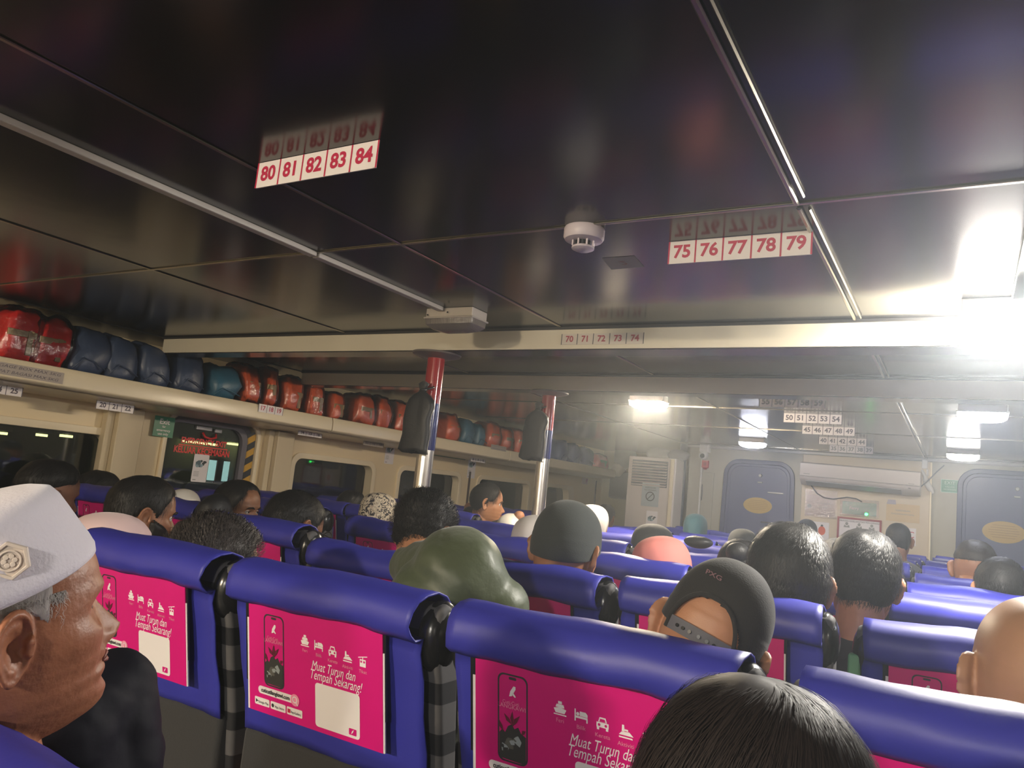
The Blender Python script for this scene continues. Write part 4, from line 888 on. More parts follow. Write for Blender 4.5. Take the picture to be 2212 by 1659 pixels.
def head_grid(nu, nv, face=1.0, fat=1.0, off=None, zlo=-.122, old=0.0):
    """rings of a head, ears excluded; returns array (nv, nu, 3). theta 0 faces +y. off(z, theta) pushes outwards"""
    zs = np.concatenate([Z0 + (ZT - Z0) * np.sin(np.linspace(PI / 2, 0, nv // 3, endpoint=False)), np.linspace(Z0, zlo, nv - nv // 3)])
    th = np.linspace(-PI, PI, nu, endpoint=False); th = th - .32 * np.sin(th) * face if face > 0 else th      # denser towards the face
    V = np.zeros((nv, nu, 3))
    for i, z in enumerate(zs):
        zc = min(z, Z0); fr = fine(ZZ, FR, zc); bk = np.interp(zc, ZB_[::-1], BKv[::-1]); wd = np.interp(zc, ZB_[::-1], WDv[::-1]) * fat
        s = math.sqrt(max(0, 1 - ((z - Z0) / (ZT - Z0)) ** 2)) if z > Z0 else 1.0
        s = max(s, .02) ** .92
        sn, cs = np.sin(th), np.cos(th); p = 2 / 2.35
        x = wd * s * np.sign(sn) * np.abs(sn) ** p; y = np.where(cs > 0, fr, bk) * s * np.sign(cs) * np.abs(cs) ** p
        if z < -.05:    # jaw narrows to the chin in front
            x = x * np.where(cs > 0, 1 - .22 * cs * min(1, (-.05 - z) / .05), 1)
        V[i, :, 0], V[i, :, 1], V[i, :, 2] = x, y, z
    if face > 0:
        X, Y, Z = V[..., 0], V[..., 1], V[..., 2]; F = np.clip((Y - .0) / .05, 0, 1) ** 1.5; ax = np.abs(X)
        def G(cx, cz, sx, sz): return np.exp(-((ax - cx) / sx) ** 2 - ((Z - cz) / sz) ** 2)
        nzv = (1 + .04 * old) * np.interp(Z, [-.056, -.050, -.045, -.036, -.026, -.012, .002, .012], [0, .006, .020, .026, .020, .011, .004, 0])
        sg = np.interp(Z, [-.05, -.036, -.01, .01], [.0135, .0115, .008, .008])
        dy = nzv * np.exp(-(X / sg) ** 2) + .008 * G(.0135, -.042, .006, .007)
        dy += -.013 * G(.031, .001, .0165, .012) + .0075 * G(.031, -.001, .0105, .0075) + .004 * G(.028, .020, .020, .008) + .004 * G(.045, -.026, .018, .016)
        dy += -.0035 * np.exp(-((Z + .0635) / .0022) ** 2 - (X / .024) ** 2) + .002 * G(.0, -.0575, .018, .004) - .003 * G(.028, -.0635, .006, .008)
        dy += -old * (.004 * np.exp(-((ax - .030 - (-.045 - Z) * .25) / .005) ** 2) * np.exp(-((Z + .058) / .022) ** 2) + .003 * G(.05, -.06, .016, .02) + .0025 * G(.031, -.014, .014, .003))
        V[..., 1] += F * dy
        V[..., 0] += np.sign(X) * F * (.005 * G(.062, -.022, .02, .02) - old * .005 * G(.055, -.058, .02, .022))
    if off is not None:
        c = np.array([0, 0, .0]); D = V - c; D[..., 2] *= np.where(V[..., 2] > 0, .95, .15); L = np.linalg.norm(D, axis=-1, keepdims=True) + 1e-6
        thg = np.arctan2(V[..., 0], V[..., 1]); O = off(V[..., 2], thg)
        V = V + D / L * O[..., None]
    return V
def grid_faces(nv, nu):
    f = [(i * nu + k, (i + 1) * nu + k, (i + 1) * nu + (k + 1) % nu, i * nu + (k + 1) % nu) for i in range(nv - 1) for k in range(nu)]
    f.append(tuple(range(nu))); f.append(tuple(range((nv - 1) * nu, nv * nu))[::-1]); return f
def ear_mesh(side, n=26, m=11):
    """outer ear as a polar relief with a back: helix rim, valley, antihelix, hollow, lobe"""
    v = []; f = []
    for layer in (0, 1):
        for j in range(m + 1):
            r = j / m
            for k in range(n):
                a = 2 * PI * k / n; y = math.cos(a); z = math.sin(a)
                R_ = .0185 * (1 + .10 * z - .08 * y) if z > 0 else .0165 * (1 - .22 * abs(z) ** 1.5 + .10 * max(0, y))
                py = y * R_ * r - .002; pz = z * r * (.034 if z > 0 else .033) 
                rim = math.exp(-((r - .88) / .10) ** 2) * (1.0 if z > -.55 else .55)
                ah = math.exp(-((r - .58) / .11) ** 2) * (.7 if y < .3 else .1); con = math.exp(-(r / .38) ** 2)
                h = .006 + .0060 * rim + .0042 * ah - .009 * con + (.003 * (1 - r) if z < -.6 else 0)
                if y > .8 and abs(z) < .35 and .55 < r < .95: h += .006      # tragus
                if layer == 1: h = -.004 * (1 - r ** 4) if r < 1 else h - .002
                lift = -py * .62 + .004                                          # stands off towards the back
                v.append((side * (h + lift + .006 * 0), py, pz))
    L_ = (m + 1) * n
    for j in range(m):
        for k in range(n):
            a = j * n + k; b = j * n + (k + 1) % n; f.append((a, a + n, b + n, b)); f.append((L_ + a, L_ + b, L_ + b + n, L_ + a + n))
    for k in range(n): a = m * n + k; b = m * n + (k + 1) % n; f.append((a, L_ + a, L_ + b, b))
    return v, f
def cone(mb, p0, r0, p1, r1, n=14):
    mb.add(sh_tube([p0, p1], [r0, r1], n)); mb.add(sh_sph(p0, r0, 14, 8)); mb.add(sh_sph(p1, r1, 14, 8))
def remeshed(mb, vox, it=4):
    me = bpy.data.meshes.new('tmp'); me.from_pydata([tuple(p) for p in mb.v], [], mb.f); o = bpy.data.objects.new('tmp', me); COL.objects.link(o)
    m = o.modifiers.new('r', 'REMESH'); m.mode = 'VOXEL'; m.voxel_size = vox
    s = o.modifiers.new('s', 'SMOOTH'); s.iterations = it; s.factor = .5
    dg = bpy.context.evaluated_depsgraph_get(); e = bpy.data.meshes.new_from_object(o.evaluated_get(dg)); bpy.data.objects.remove(o); bpy.data.meshes.remove(me)
    return e
def torso_parts(nb, sh, hip, g=0.0, arms='lap', wide=1.0, sleeves=True, legs=True, hunch=0.0, elbows=None):
    """neck base nb, shoulder centre sh, hip; g grows everything (for clothes)"""
    mb = MB(); nb, sh, hip = Vector(nb), Vector(sh), Vector(hip)
    mid = (sh + hip) / 2 + Vector((0, -.01, 0))
    for t in np.linspace(0, 1, 9):
        c = sh.lerp(hip, t); wv = np.interp(t, [0, .2, .6, 1], [.155, .165, .145, .16]) * wide + g; dv = np.interp(t, [0, .2, .6, 1], [.085, .105, .10, .11]) + g
        mb.add(sh_sph((c.x, c.y - hunch * math.sin(PI * min(1, t + .15)), c.z), (wv, dv, .10 + g), 20, 12))
    for s in (-1, 1):
        S = sh + Vector((s * .165 * wide, 0, -.015)); cone(mb, nb + Vector((s * .03, 0, -.035)), .048 + g, S, .058 + g)
        if elbows and elbows.get(s): E_, H_ = [Vector(q) for q in elbows[s]]
        else: E_ = S + Vector((s * .05, .08, -.25)); H_ = Vector((hip.x + s * .11, hip.y + .33, hip.z + .12))
        cone(mb, S, .056 + g, E_, .040 + g)
        if sleeves or g == 0:
            cone(mb, E_, .038 + g, H_, .026 + g)
        if g == 0:
            d = (H_ - E_).normalized(); u = Vector((s * -1, 0, 0)); mb.add(sh_sph(H_ + d * .045, (.036, .046, .018), 14, 8))
            for q, (ox, ln) in enumerate(((-.027, .062), (-.009, .072), (.009, .068), (.026, .055))):
                b_ = H_ + d * .075 + Vector((ox, 0, 0)); e_ = b_ + d * ln * .55 + Vector((0, 0, -.004)); t_ = e_ + d * ln * .45 + Vector((0, 0, -.02)); mb.add(sh_tube([b_, e_, t_], [.0095, .0088, .007], 8))
            b_ = H_ + d * .03 - Vector((s * .03, 0, 0)); mb.add(sh_tube([b_, b_ + d * .03 - Vector((s * .02, 0, 0)), b_ + d * .055 - Vector((s * .022, 0, .01))], [.012, .010, .008], 8))
        if legs:
            K = Vector((hip.x + s * .12, hip.y + .40, hip.z - .01)); A_ = Vector((hip.x + s * .12, hip.y + .36, .09))
            cone(mb, hip + Vector((s * .09, 0, -.02)), .082 + g, K, .058 + g); cone(mb, K, .055 + g, A_, .038 + g)
            if g == 0: cone(mb, A_ + Vector((0, 0, -.045)), .036, A_ + Vector((s * .01, .14, -.055)), .030)
    return mb
def neck(mb, hc, R_, nb, g=0.0, s=1.0):
    """neck from inside the skull to the shoulders"""
    a = hc + R_ @ Vector((0, -.028, -.035)) * s; b = hc + R_ @ Vector((0, -.030, -.10)) * s; nb = Vector(nb)
    mb.add(sh_tube([a, b, nb + Vector((0, 0, .0)), nb + Vector((0, 0, -.05))], [.060 * s + g, .057 * s + g, .064 * s + g, .085 + g], 22))
HAIR_DARK = (.010, .009, .009)
def hair_mat(name, col, rough=.52): return mat(name, col, rough, bump=.5, bs=260, stretch=(1, 1, .25), bdist=.002, spec=.3, var=.55, vs_=90)
M_hair = hair_mat('black_hair', HAIR_DARK); M_hairw = hair_mat('dark_brown_hair', (.022, .016, .013)); M_hairg = hair_mat('greying_hair', (.10, .09, .085), .5); M_hairgg = hair_mat('white_grey_hair', (.40, .37, .35), .55)
def hairline(kind):
    """lowest z of hair as a function of angle from the face"""
    def h(th):
        a = np.abs(th)
        if kind == 'fade': return np.interp(a, [0, .55, .9, 1.25, 1.6, 2.2, PI], [.078, .070, .052, .050, .040, .028, .020])
        if kind == 'low': return np.interp(a, [0, .55, .9, 1.2, 1.45, 1.75, 2.2, PI], [.072, .066, .035, -.008, .026, .022, -.050, -.075])
        if kind == 'old': return np.interp(a, [0, .55, 1.05, 1.22, 1.45, 1.75, 2.2, PI], [.10, .095, .085, .002, .020, .018, -.050, -.075])
        if kind == 'long': return np.interp(a, [0, .55, .9, 1.2, PI], [.070, .060, .02, -.10, -.118])
        if kind == 'swept': return np.interp(a, [0, .5, .8, 1.1, 1.45, 1.8, 2.3, PI], [.094, .088, .045, .01, .01, -.02, -.05, -.06])
    return h
def scalp(kind, thick, nu=72, nv=48, fat=1.0, seed=0, wav=.25, wf=26):
    hl = hairline(kind)
    def off(z, th):
        m = np.clip((z - hl(th)) / .022, 0, 1); top = np.clip((z + .02) / .12, 0, 1)
        return (m ** .6) * thick * (.55 + .55 * top) - (1 - np.clip(m * 4, 0, 1)) * .004
    V = head_grid(nu, nv, 0, fat, off, zlo=-.118); keep = V[..., 2] > (hl(np.arctan2(V[..., 0], V[..., 1])) - .010)
    for i in range(nv):
        for k in range(nu):
            p = Vector(V[i, k]); q = wav * thick * (nz(p, wf, seed) + .6 * nz(p, wf * 2.4, seed + 7)); V[i, k] = p * (1 + q / .1)
    f = [(i * nu + k, (i + 1) * nu + k, (i + 1) * nu + (k + 1) % nu, i * nu + (k + 1) % nu) for i in range(nv - 1) for k in range(nu) if keep[i, k] and keep[i, (k + 1) % nu] and keep[i + 1, k] and keep[i + 1, (k + 1) % nu]]
    f.append(tuple(range(nu)))
    return V.reshape(-1, 3), f, hl
def strands(n, kind, thick, length, width, seed=0, lift=.004, curl=0.0, fat=1.0, down=1.0, whorl=.6, stick=0.0, zmax=.119, seg=6):
    """ribbon strands combed over the scalp"""
    hl = hairline(kind); r = np.random.default_rng(seed); v = []; f = []; made = 0
    def surf(z, th, o):
        zc = min(z, Z0); s = math.sqrt(max(0.0004, 1 - (max(0, z - Z0) / (ZT - Z0)) ** 2)) ** .92
        bk = np.interp(zc, ZB_[::-1], BKv[::-1]); fr = np.interp(max(zc, 0.0), [0, .06], [.095, .094]); wd = np.interp(zc, ZB_[::-1], WDv[::-1]) * fat
        sn, cs = math.sin(th), math.cos(th); p = 2 / 2.35
        P_ = Vector((wd * s * math.copysign(abs(sn) ** p, sn), (fr if cs > 0 else bk) * s * math.copysign(abs(cs) ** p, cs), z)); N = Vector((P_.x, P_.y, max(0, P_.z) * .95)).normalized()
        return P_ + N * o, N
    while made < n:
        z = ZT - (ZT - (-.1)) * r.random() ** 1.3; z = min(z, zmax); th = r.uniform(-PI, PI)
        if z < hl(th) + (.0 if kind == 'long' else min(.02, length * .5)): continue
        L_ = length * r.uniform(.6, 1.2); ds = L_ / seg; zc, tc = z, th; base = thick * r.uniform(.55, 1.1); pts = []; ph = r.uniform(0, 6.3)
        for i in range(seg + 1):
            t = i / seg; P_, N = surf(max(zc, -.119), tc, base + lift * math.sin(PI * min(1, t * 1.1)) * r.uniform(.5, 1.2) + stick * t + (curl * .5 * math.sin(ph + t * 9) if curl else 0)); pts.append((P_, N))
            rad = max(.02, math.sqrt(max(0, 1 - (max(0, zc - Z0) / (ZT - Z0)) ** 2)) * .085)
            zz = ds * down * (1 if zc < .06 else (rad / .085)); zc -= zz; tc += (whorl * ds / rad * (1 if zc > .05 else .15)) + (curl * 12 * math.sin(ph + i * 1.7) * ds / .01 * .1 if curl else 0) + r.normal(0, .012)
        n0 = len(v)
        for i, (P_, N) in enumerate(pts):
            d = (pts[min(i + 1, seg)][0] - pts[max(i - 1, 0)][0]); 
            if d.length < 1e-6: d = Vector((0, 0, -1))
            sd = d.cross(N).normalized() * width * (1 - .6 * (i / seg) ** 2) * .5; v.append(P_ - sd); v.append(P_ + sd)
        for i in range(seg): a = n0 + 2 * i; f.append((a, a + 1, a + 3, a + 2))
        made += 1
    return v, f
SK = {}
def skin(name, c): 
    if name not in SK:
        SK[name] = mat('skin_' + name, c, .46, spec=.4, var=.12, vs_=28, bump=.25, bs=420, bdist=.0006)
        b = SK[name].node_tree.nodes['Principled BSDF']; b.inputs['Subsurface Weight'].default_value = .06; b.inputs['Subsurface Radius'].default_value = (.01, .004, .002)
    return SK[name]
S_BR = skin('brown', (.30, .135, .070)); S_DK = skin('dark_brown', (.20, .085, .045)); S_TAN = skin('tan', (.40, .19, .10)); S_OLD = skin('weathered', (.34, .135, .070)); _b = [n for n in S_OLD.node_tree.nodes if n.type == 'BUMP'][0]; _b.inputs['Distance'].default_value = .0022; _b.inputs['Strength'].default_value = .5; _b.inputs['Height'].links[0].from_node.inputs['Scale'].default_value = 110
def cloth(name, c, rough=.8, bump=.5, bs=18, coat=0, sheen=.15): return mat(name, c, rough, bump=bump, bs=bs, bdist=.012, coat=coat, sheen=sheen)
C_BLK = cloth('black_cotton', (.012, .012, .014)); C_NAVY = cloth('navy_cloth', (.012, .016, .035)); C_GRY = cloth('grey_cotton', (.08, .08, .085)); C_TRO = cloth('dark_trousers', (.02, .02, .025))
PEOPLE = 0
def person(label, hc, seat_y, yaw=0, pitch=0, roll=0, s=1.0, sk=S_BR, shirt=C_BLK, hair=None, hres=(64, 44), face=1.0, fat=1.0, ears=True, old=0.0, elbows=None, hunch=0.0, sh_off=None, sleeves=True, wide=1.0, vox=.014, xoff=0, headvox=None, nb_off=(0, 0, 0), shpos=None):
    hc = Vector(hc); R_ = (Matrix.Rotation(math.radians(-yaw), 3, 'Z') @ Matrix.Rotation(math.radians(pitch), 3, 'X') @ Matrix.Rotation(math.radians(roll), 3, 'Y'))
    hx = hc.x + xoff; root = empty('person', (hx, seat_y + .30, 0), label, 'person'); T = Vector(root.location)
    H = Matrix.Translation(hc - T) @ R_.to_4x4() @ Matrix.Scale(s, 4); hcl = hc - T
    nb = hcl + R_ @ Vector((0, -.03, -.155)) * s + Vector(nb_off); sh = Vector((0 + (hcl.x) * .6, min(nb.y - .01, .02) if sh_off is None else sh_off[0], nb.z - .075 if sh_off is None else sh_off[1])); hip = Vector((0, -.05, .56))
    if shpos is not None: sh = Vector(shpos) - T; nb = (hcl + R_ @ Vector((0, -.04, -.11)) * s).lerp(sh, .45); hip.y = sh.y - .30
    tp = torso_parts(nb, sh, hip, 0, wide=wide, hunch=hunch, elbows=elbows); neck(tp, hcl, R_, nb, 0, s)
    nu, nv = hres; V = head_grid(nu, nv, face, fat, None, old=old).reshape(-1, 3); hm = MB().add((V, grid_faces(nv, nu)), 0, H)
    if ears:
        for sd in (-1, 1):
            hm.add(ear_mesh(sd, *((26, 11) if nu < 100 else (48, 22))), 0, H @ Matrix.Translation((sd * .071 * fat, -.006, -.006)) @ Matrix.Rotation(math.radians(-10), 4, 'X') @ Matrix.Scale(1.12, 4))
    body_m = remeshed(tp, vox, 5)
    if headvox:
        hm2 = MB(); hm2.v, hm2.f, hm2.m = hm.v, hm.f, hm.m
        cone(hm2, hcl + R_ @ Vector((0, -.028, -.03)) * s, .056 * s, nb, .060 * s)
        e = remeshed(hm2, headvox, 2); hm = MB().add(([tuple(q.co) for q in e.vertices], [tuple(p.vertices) for p in e.polygons]))
    b = MB().add(([tuple(q.co) for q in body_m.vertices], [tuple(p.vertices) for p in body_m.polygons])); b.add((hm.v, hm.f))
    b.build('body', sk, root, smooth=True)
    # clothes
    if shirt is not None:
        cm = torso_parts(nb + Vector((0, 0, -.02)), sh, hip, .012, wide=wide, sleeves=sleeves, legs=False, hunch=hunch, elbows=elbows)
        e = remeshed(cm, vox, 4); MB().add(([tuple(q.co) for q in e.vertices], [tuple(p.vertices) for p in e.polygons])).build('shirt', shirt, root, smooth=True)
        lm = MB()
        for sd in (-1, 1):
            K = Vector((sd * .12, hip.y + .40, hip.z - .01)); A_ = Vector((sd * .12, hip.y + .36, .12)); cone(lm, hip + Vector((sd * .09, 0, -.02)), .098, K, .072); cone(lm, K, .068, A_, .055)
        lm.add(sh_sph(hip, (.18, .13, .12), 20, 12)); e = remeshed(lm, .018, 3); MB().add(([tuple(q.co) for q in e.vertices], [tuple(p.vertices) for p in e.polygons])).build('trousers', C_TRO, root, smooth=True)
    if hair:
        kind, thick, n, length, width, m = hair[:6]; kw = hair[6] if len(hair) > 6 else {}
        wav = kw.pop('wav', .25); v, f, hl = scalp(kind, thick, fat=fat, seed=hc.x * 10, wav=wav, wf=kw.pop('wf', 26)); mb = MB().add((v, f), 0, H)
        if n: mb.add(strands(n, kind, thick, length, width, seed=int(abs(hc.x * 100)), fat=fat, **kw), 0, H)
        mb.build('hair', m, root, smooth=True)
    root['_H'] = 0; del root['_H']
    return root, H, hcl, R_
def eyes_brows(root, H, mhair=None, meye=None):
    for s in (-1, 1):
        o = MB().add(sh_sph((s * .031, .0760, .001), .0120 if meye is None else .0060, 16, 12), 0, H).build('eye', meye or mat('eye_white', (.55, .50, .46), .2), root, smooth=True)
        if meye is None: MB().add(sh_sph((s * .031, .0850, .001), (.0062, .0036, .0062), 14, 8), 0, H).build('iris', mat('eye_dark', (.012, .008, .006), .1), o, smooth=True)
        if meye is not None: continue
        MB().add(sh_tube([(s * .013, .1015, .0155), (s * .026, .101, .0215), (s * .041, .0925, .0195), (s * .049, .084, .014)], [.0022, .0034, .0028, .001], 6), 0, H).build('eyebrow', mhair or M_hair, root, smooth=True)
        MB().add(sh_tube([(s * .019, .0865, .002), (s * .031, .0925, .0075), (s * .044, .0825, .002)], [.001, .0018, .001], 6), 0, H).build('eyelid', S_DK, root, smooth=True)
    MB().add(sh_tube([(-.022, .0915, -.0625), (-.010, .0985, -.0605), (0, .099, -.0615), (.010, .0985, -.0605), (.022, .0915, -.0625)], [.001, .0028, .0032, .0028, .001], 8), 0, H).add(sh_tube([(-.020, .0915, -.0655), (-.010, .0975, -.0675), (0, .0985, -.0685), (.010, .0975, -.0675), (.020, .0915, -.0655)], [.001, .0035, .004, .0035, .001], 8), 0, H).build('lips', mat('lip', (.24, .08, .06), .45), root, smooth=True)
def beard(root, H, thick=.010, m=None, n=500):
    def off(z, th):
        a = np.abs(th); top = np.interp(a, [0, .25, .5, .9, 1.3], [-.070, -.055, -.045, -.020, .0]); m_ = np.clip((top - z) / .015, 0, 1) * (a < 1.42); return m_ * thick - (1 - np.clip(m_ * 4, 0, 1)) * .006
    V = head_grid(90, 60, 1.0, 1.0, off, zlo=-.122); th = np.arctan2(V[..., 0], V[..., 1]); a = np.abs(th); top = np.interp(a, [0, .25, .5, .9, 1.3], [-.070, -.055, -.045, -.020, .0]); k_ = (V[..., 2] < top) & (a < 1.45)
    nv, nu = k_.shape
    for i in range(nv):
        for k in range(nu):
            if k_[i, k]: V[i, k] = V[i, k] * (1 + .03 * nz(V[i, k], 60, 2))
    f = [(i * nu + k, (i + 1) * nu + k, (i + 1) * nu + (k + 1) % nu, i * nu + (k + 1) % nu) for i in range(nv - 1) for k in range(nu) if k_[i, k] and k_[i + 1, (k + 1) % nu] and k_[i, (k + 1) % nu]]
    f.append(tuple(range((nv - 1) * nu, nv * nu))[::-1])
    MB().add((V.reshape(-1, 3), f), 0, H).build('beard', m or M_hair, root, smooth=True)
def cap_shell(root, H, name, m, zmin=.02, thick=.008, nu=80, nv=40, tilt=0.0, fat=1.0, zf=None, ridge=None, seed=1, wob=.0, top=0.0, sq=0.0):
    def off(z, th): return np.full_like(z, thick) + sq * np.clip((z - .05) / .07, 0, 1)
    V = head_grid(nu, nv, 0, fat, off, zlo=-.05); th = np.arctan2(V[..., 0], V[..., 1]); lim = zmin + tilt * np.cos(th)
    V[..., 2] += np.clip(V[..., 2] / .12, 0, 1) * top
    for i in range(nv):
        for k in range(nu):
            if V[i, k, 2] < lim[i, k]: V[i, k, 2] = lim[i, k] - .0; 
            if wob: V[i, k] = V[i, k] * (1 + wob * nz(V[i, k], 18, seed))
    f = [(i * nu + k, (i + 1) * nu + k, (i + 1) * nu + (k + 1) % nu, i * nu + (k + 1) % nu) for i in range(nv - 1) for k in range(nu) if V[i, k, 2] > lim[i, k] - 1e-6 and (V[i, k, 2] > lim[i, k] + 1e-9 or V[i + 1, k, 2] > lim[i, k] + 1e-9)]
    f.append(tuple(range(nu)))
    o = MB().add((V.reshape(-1, 3), f), 0, H).build(name, m, root, smooth=True); sd = o.modifiers.new('t', 'SOLIDIFY'); sd.thickness = .003; sd.offset = -1
    return o
def hijab(root, hcl, R_, s, m, seed=0, w_=1.0, face=True):
    """head scarf: hugs the skull, falls over neck and shoulders"""
    rings = [(.128, .012, 0), (.124, .045, 0), (.108, .078, 0), (.08, .098, 0), (.04, .106, 0), (.0, .104, -.002), (-.04, .097, -.008), (-.08, .094, -.014), (-.12, .100, -.02), (-.16, .125, -.02), (-.20, .165, -.015), (-.25, .19, -.01), (-.30, .20, 0)]
    nu = 64; v = []
    for i, (z, r, cy) in enumerate(rings):
        for k in range(nu):
            a = 2 * PI * k / nu; fold = .004 + .012 * max(0, -z - .02) / .1
            q = fold * math.sin(a * 7 + 3 * nz((math.cos(a), math.sin(a), z * 8), 1.5, seed)) * (z < .02) + .003 * nz((math.cos(a), math.sin(a), z * 10), 3, seed)
            rx = r * (.86 if z > -.1 else 1.0) * w_ + q; ry = r * (1.06 if z > -.1 else .75) + q
            p = Vector((rx * math.cos(a), ry * math.sin(a) + cy, z)) * s
            if z > -.12: p = R_ @ p
            v.append(hcl + p)
    n = len(rings); f = [(i * nu + k, (i + 1) * nu + k, (i + 1) * nu + (k + 1) % nu, i * nu + (k + 1) % nu) for i in range(n - 1) for k in range(nu)
         if not (face and 3 <= i <= 6 and abs(k - 16) < 6)]
    f.append(tuple(range(nu)))
    o = MB().add((v, f)).build('hijab', m, root, smooth=True); sb = o.modifiers.new('s', 'SUBSURF'); sb.levels = 1; sb.render_levels = 1; return o

def head_at(px, ytop, wpx, y, thick=.0, smin=.9, smax=1.2):
    """head centre and size for a head whose top shows at (px, ytop), standing at depth y of the cabin"""
    p = at(px, ytop, y=y); d = -(RC.transposed() @ (p - CAM)).z
    s_ = min(smax, max(smin, wpx * d / FPX / (.155 + 2 * thick))); return p - Vector((0, 0, (.119 + thick) * s_)), s_
# ---- the old man in the white cap (nearest figure, profile towards the right)
hpos = at(-9, 1350, d=.78)
OM = person('elderly person in profile with a white embroidered cap and dark jacket, at the left edge', hpos, .32, yaw=10, pitch=14, roll=0, s=1.0, sk=S_OLD, shirt=cloth('dark_jacket', (.008, .008, .014), .45, bs=12), hres=(190, 150), old=1.0, vox=.010, headvox=.0022)
root, H, hcl, R_ = OM
eyes_brows(root, H, M_hairg, mat('eye_socket_shade', (.10, .04, .025), .5))  # dark eyes: the shade of the sockets is put into their colour
def off_g(z, th): return np.full_like(z, .002)
v, f, hl = scalp('old', .004, 120, 70, seed=4, wav=.2); mb = MB().add((v, f), 0, H); mb.add(strands(3000, 'old', .003, .010, .0005, seed=5, lift=.0008, whorl=.1, zmax=.035), 0, H); mb.build('hair', M_hairgg, root, smooth=True)
# cap: flat topped, flaring to a rolled hem
kp = MB(); nu = 96; rings = []
KM = mat('white_cap_cloth', (.74, .70, .78), .75, bump=.6, bs=260, bdist=.0015, sheen=.3)
prof = [(.0, .118), (.030, .1185), (.058, .1165), (.068, .110), (.073, .098), (.080, .070), (.086, .045), (.0905, .028), (.0925, .018), (.0935, .014), (.0935, .006), (.090, .003)]
v = []
for r, z in prof:
    for k in range(nu):
        a = 2 * PI * k / nu; x = r * .935 * math.sin(a); y = r * 1.16 * math.cos(a); v.append((x, y - .008, z * .74 + .032 + y * .10))
f = grid_faces(len(prof), nu)[:-1]
HK = H @ Matrix.Translation((0, -.002, .006)) @ Matrix.Rotation(math.radians(5), 4, 'X')
o = kp.add((v, f), 0, HK).build('cap', KM, root, smooth=True); sd = o.modifiers.new('t', 'SOLIDIFY'); sd.thickness = .003; sd.offset = -1
hm_ = MB().add(sh_tube([HK @ Vector((.0935 * .935 * math.sin(a), .0935 * 1.16 * math.cos(a) - .008, .0415 + .0935 * 1.16 * math.cos(a) * .10)) for a in np.linspace(0, 2 * PI, 65)], .0022, 8)); hm_.build('hem_seam', KM, o, smooth=True)
sj = MB(); T = Vector(root.location); a0 = at(248, 1492, d=.99) - T; a1 = at(246, 1660, d=.97) - T; a2 = at(120, 1600, d=.92) - T
cone(sj, a0, .050, a1, .060, 20); cone(sj, a0, .050, a2, .075, 20); cone(sj, a2, .075, a1 + Vector((0, 0, -.1)), .075, 20)
e = remeshed(sj, .007, 6)
for q in e.vertices: p = q.co; q.co = p + q.normal * (.007 * nz(p, 13, 5) + .005 * abs(nz(p, 30, 1)))
MB().add(([tuple(q.co) for q in e.vertices], [tuple(p.vertices) for p in e.polygons])).build('jacket_sleeve', mat('dark_jacket_nylon', (.006, .006, .013), .7, bump=.3, bs=30, bdist=.004, spec=.15), root, smooth=True)
# raised hexagonal crest on the side of the cap
cm = MB(); M_crest = mat('cream_embroidery', (.62, .53, .46), .5, bump=.4, bs=400, bdist=.0008)
hx_ = [(.018 * math.cos(PI / 6 + i * PI / 3), .0185 * math.sin(PI / 6 + i * PI / 3)) for i in range(6)]; hx2 = [(a * .80, b * .80) for a, b in hx_]
cp = HK @ Matrix.Translation((.0835, .004, .074)) @ Matrix.Rotation(math.radians(-25), 4, 'Z') @ plane_M((0, 0, 0), (0, 1, 0), (-.14, 0, 1))
cm.add(sh_prism(hx_, -.004, .0015), 0, cp).add(sh_ring(hx_, hx2, .0015, .0035), 0, cp).add(sh_ring(ell(0, 0, .0105, .0105, 24), ell(0, 0, .0085, .0085, 24), .0015, .0032), 0, cp)
for i in range(6): a = i * PI / 3; cm.add(sh_prism(ell(.0045 * math.cos(a), .0045 * math.sin(a), .0026, .0026, 10), .0015, .003), 0, cp)
cm.build('crest', M_crest, o, bevel=.0006)

# ---- black hair nearest the camera, bottom centre right
hp, S_ = head_at(1645, 1472, 546, .64, .013)
person('person seen only as long glossy black hair at the bottom of the photo', hp, hp.y - .22, yaw=-12, pitch=-4, s=S_, sk=S_TAN, hair=('long', .013, 9000, .11, .0007, mat('glossy_black_hair', (.018, .013, .012), .55, spec=.3), dict(lift=.004, whorl=.25, seg=8, wav=.12)), xoff=.0)
# ---- backward cap man
hp, S_ = head_at(1542, 1214, 226, 1.37, .008)
root, H, hcl, R_ = person('person in a black baseball cap worn backwards, in the seat row of the readable posters', hp, hp.y - .22, yaw=-6, pitch=-14, roll=20, s=S_, sk=S_TAN, shirt=C_BLK, hres=(110, 80), headvox=.003)
CPM = mat('black_brushed_cotton', (.011, .010, .009), .85, bump=.3, bs=300, sheen=.1)
def off(z, th): return np.full_like(z, .007)
nu, nv = 260, 150
V = head_grid(nu, nv, 0, 1.0, off, zlo=-.03); th = np.arctan2(V[..., 0], V[..., 1]); a_ = np.abs(th)
lim = np.interp(a_, [0, 1.2, 1.7, PI], [.045, .022, .012, -.012]); V[..., 2] += np.clip(V[..., 2] / .12, 0, 1) * .012
dth = np.pi - a_; arch = -.012 + .066 * np.sqrt(np.clip(1 - (dth / .62) ** 2, 0, 1)); arch = np.where(dth < .62, arch, -1)
kf = (V[..., 2] > lim) & (V[..., 2] > arch)
f = [(i * nu + k, (i + 1) * nu + k, (i + 1) * nu + (k + 1) % nu, i * nu + (k + 1) % nu) for i in range(nv - 1) for k in range(nu) if kf[i, k] and kf[i + 1, k] and kf[i, (k + 1) % nu] and kf[i + 1, (k + 1) % nu]]; f.append(tuple(range(nu)))
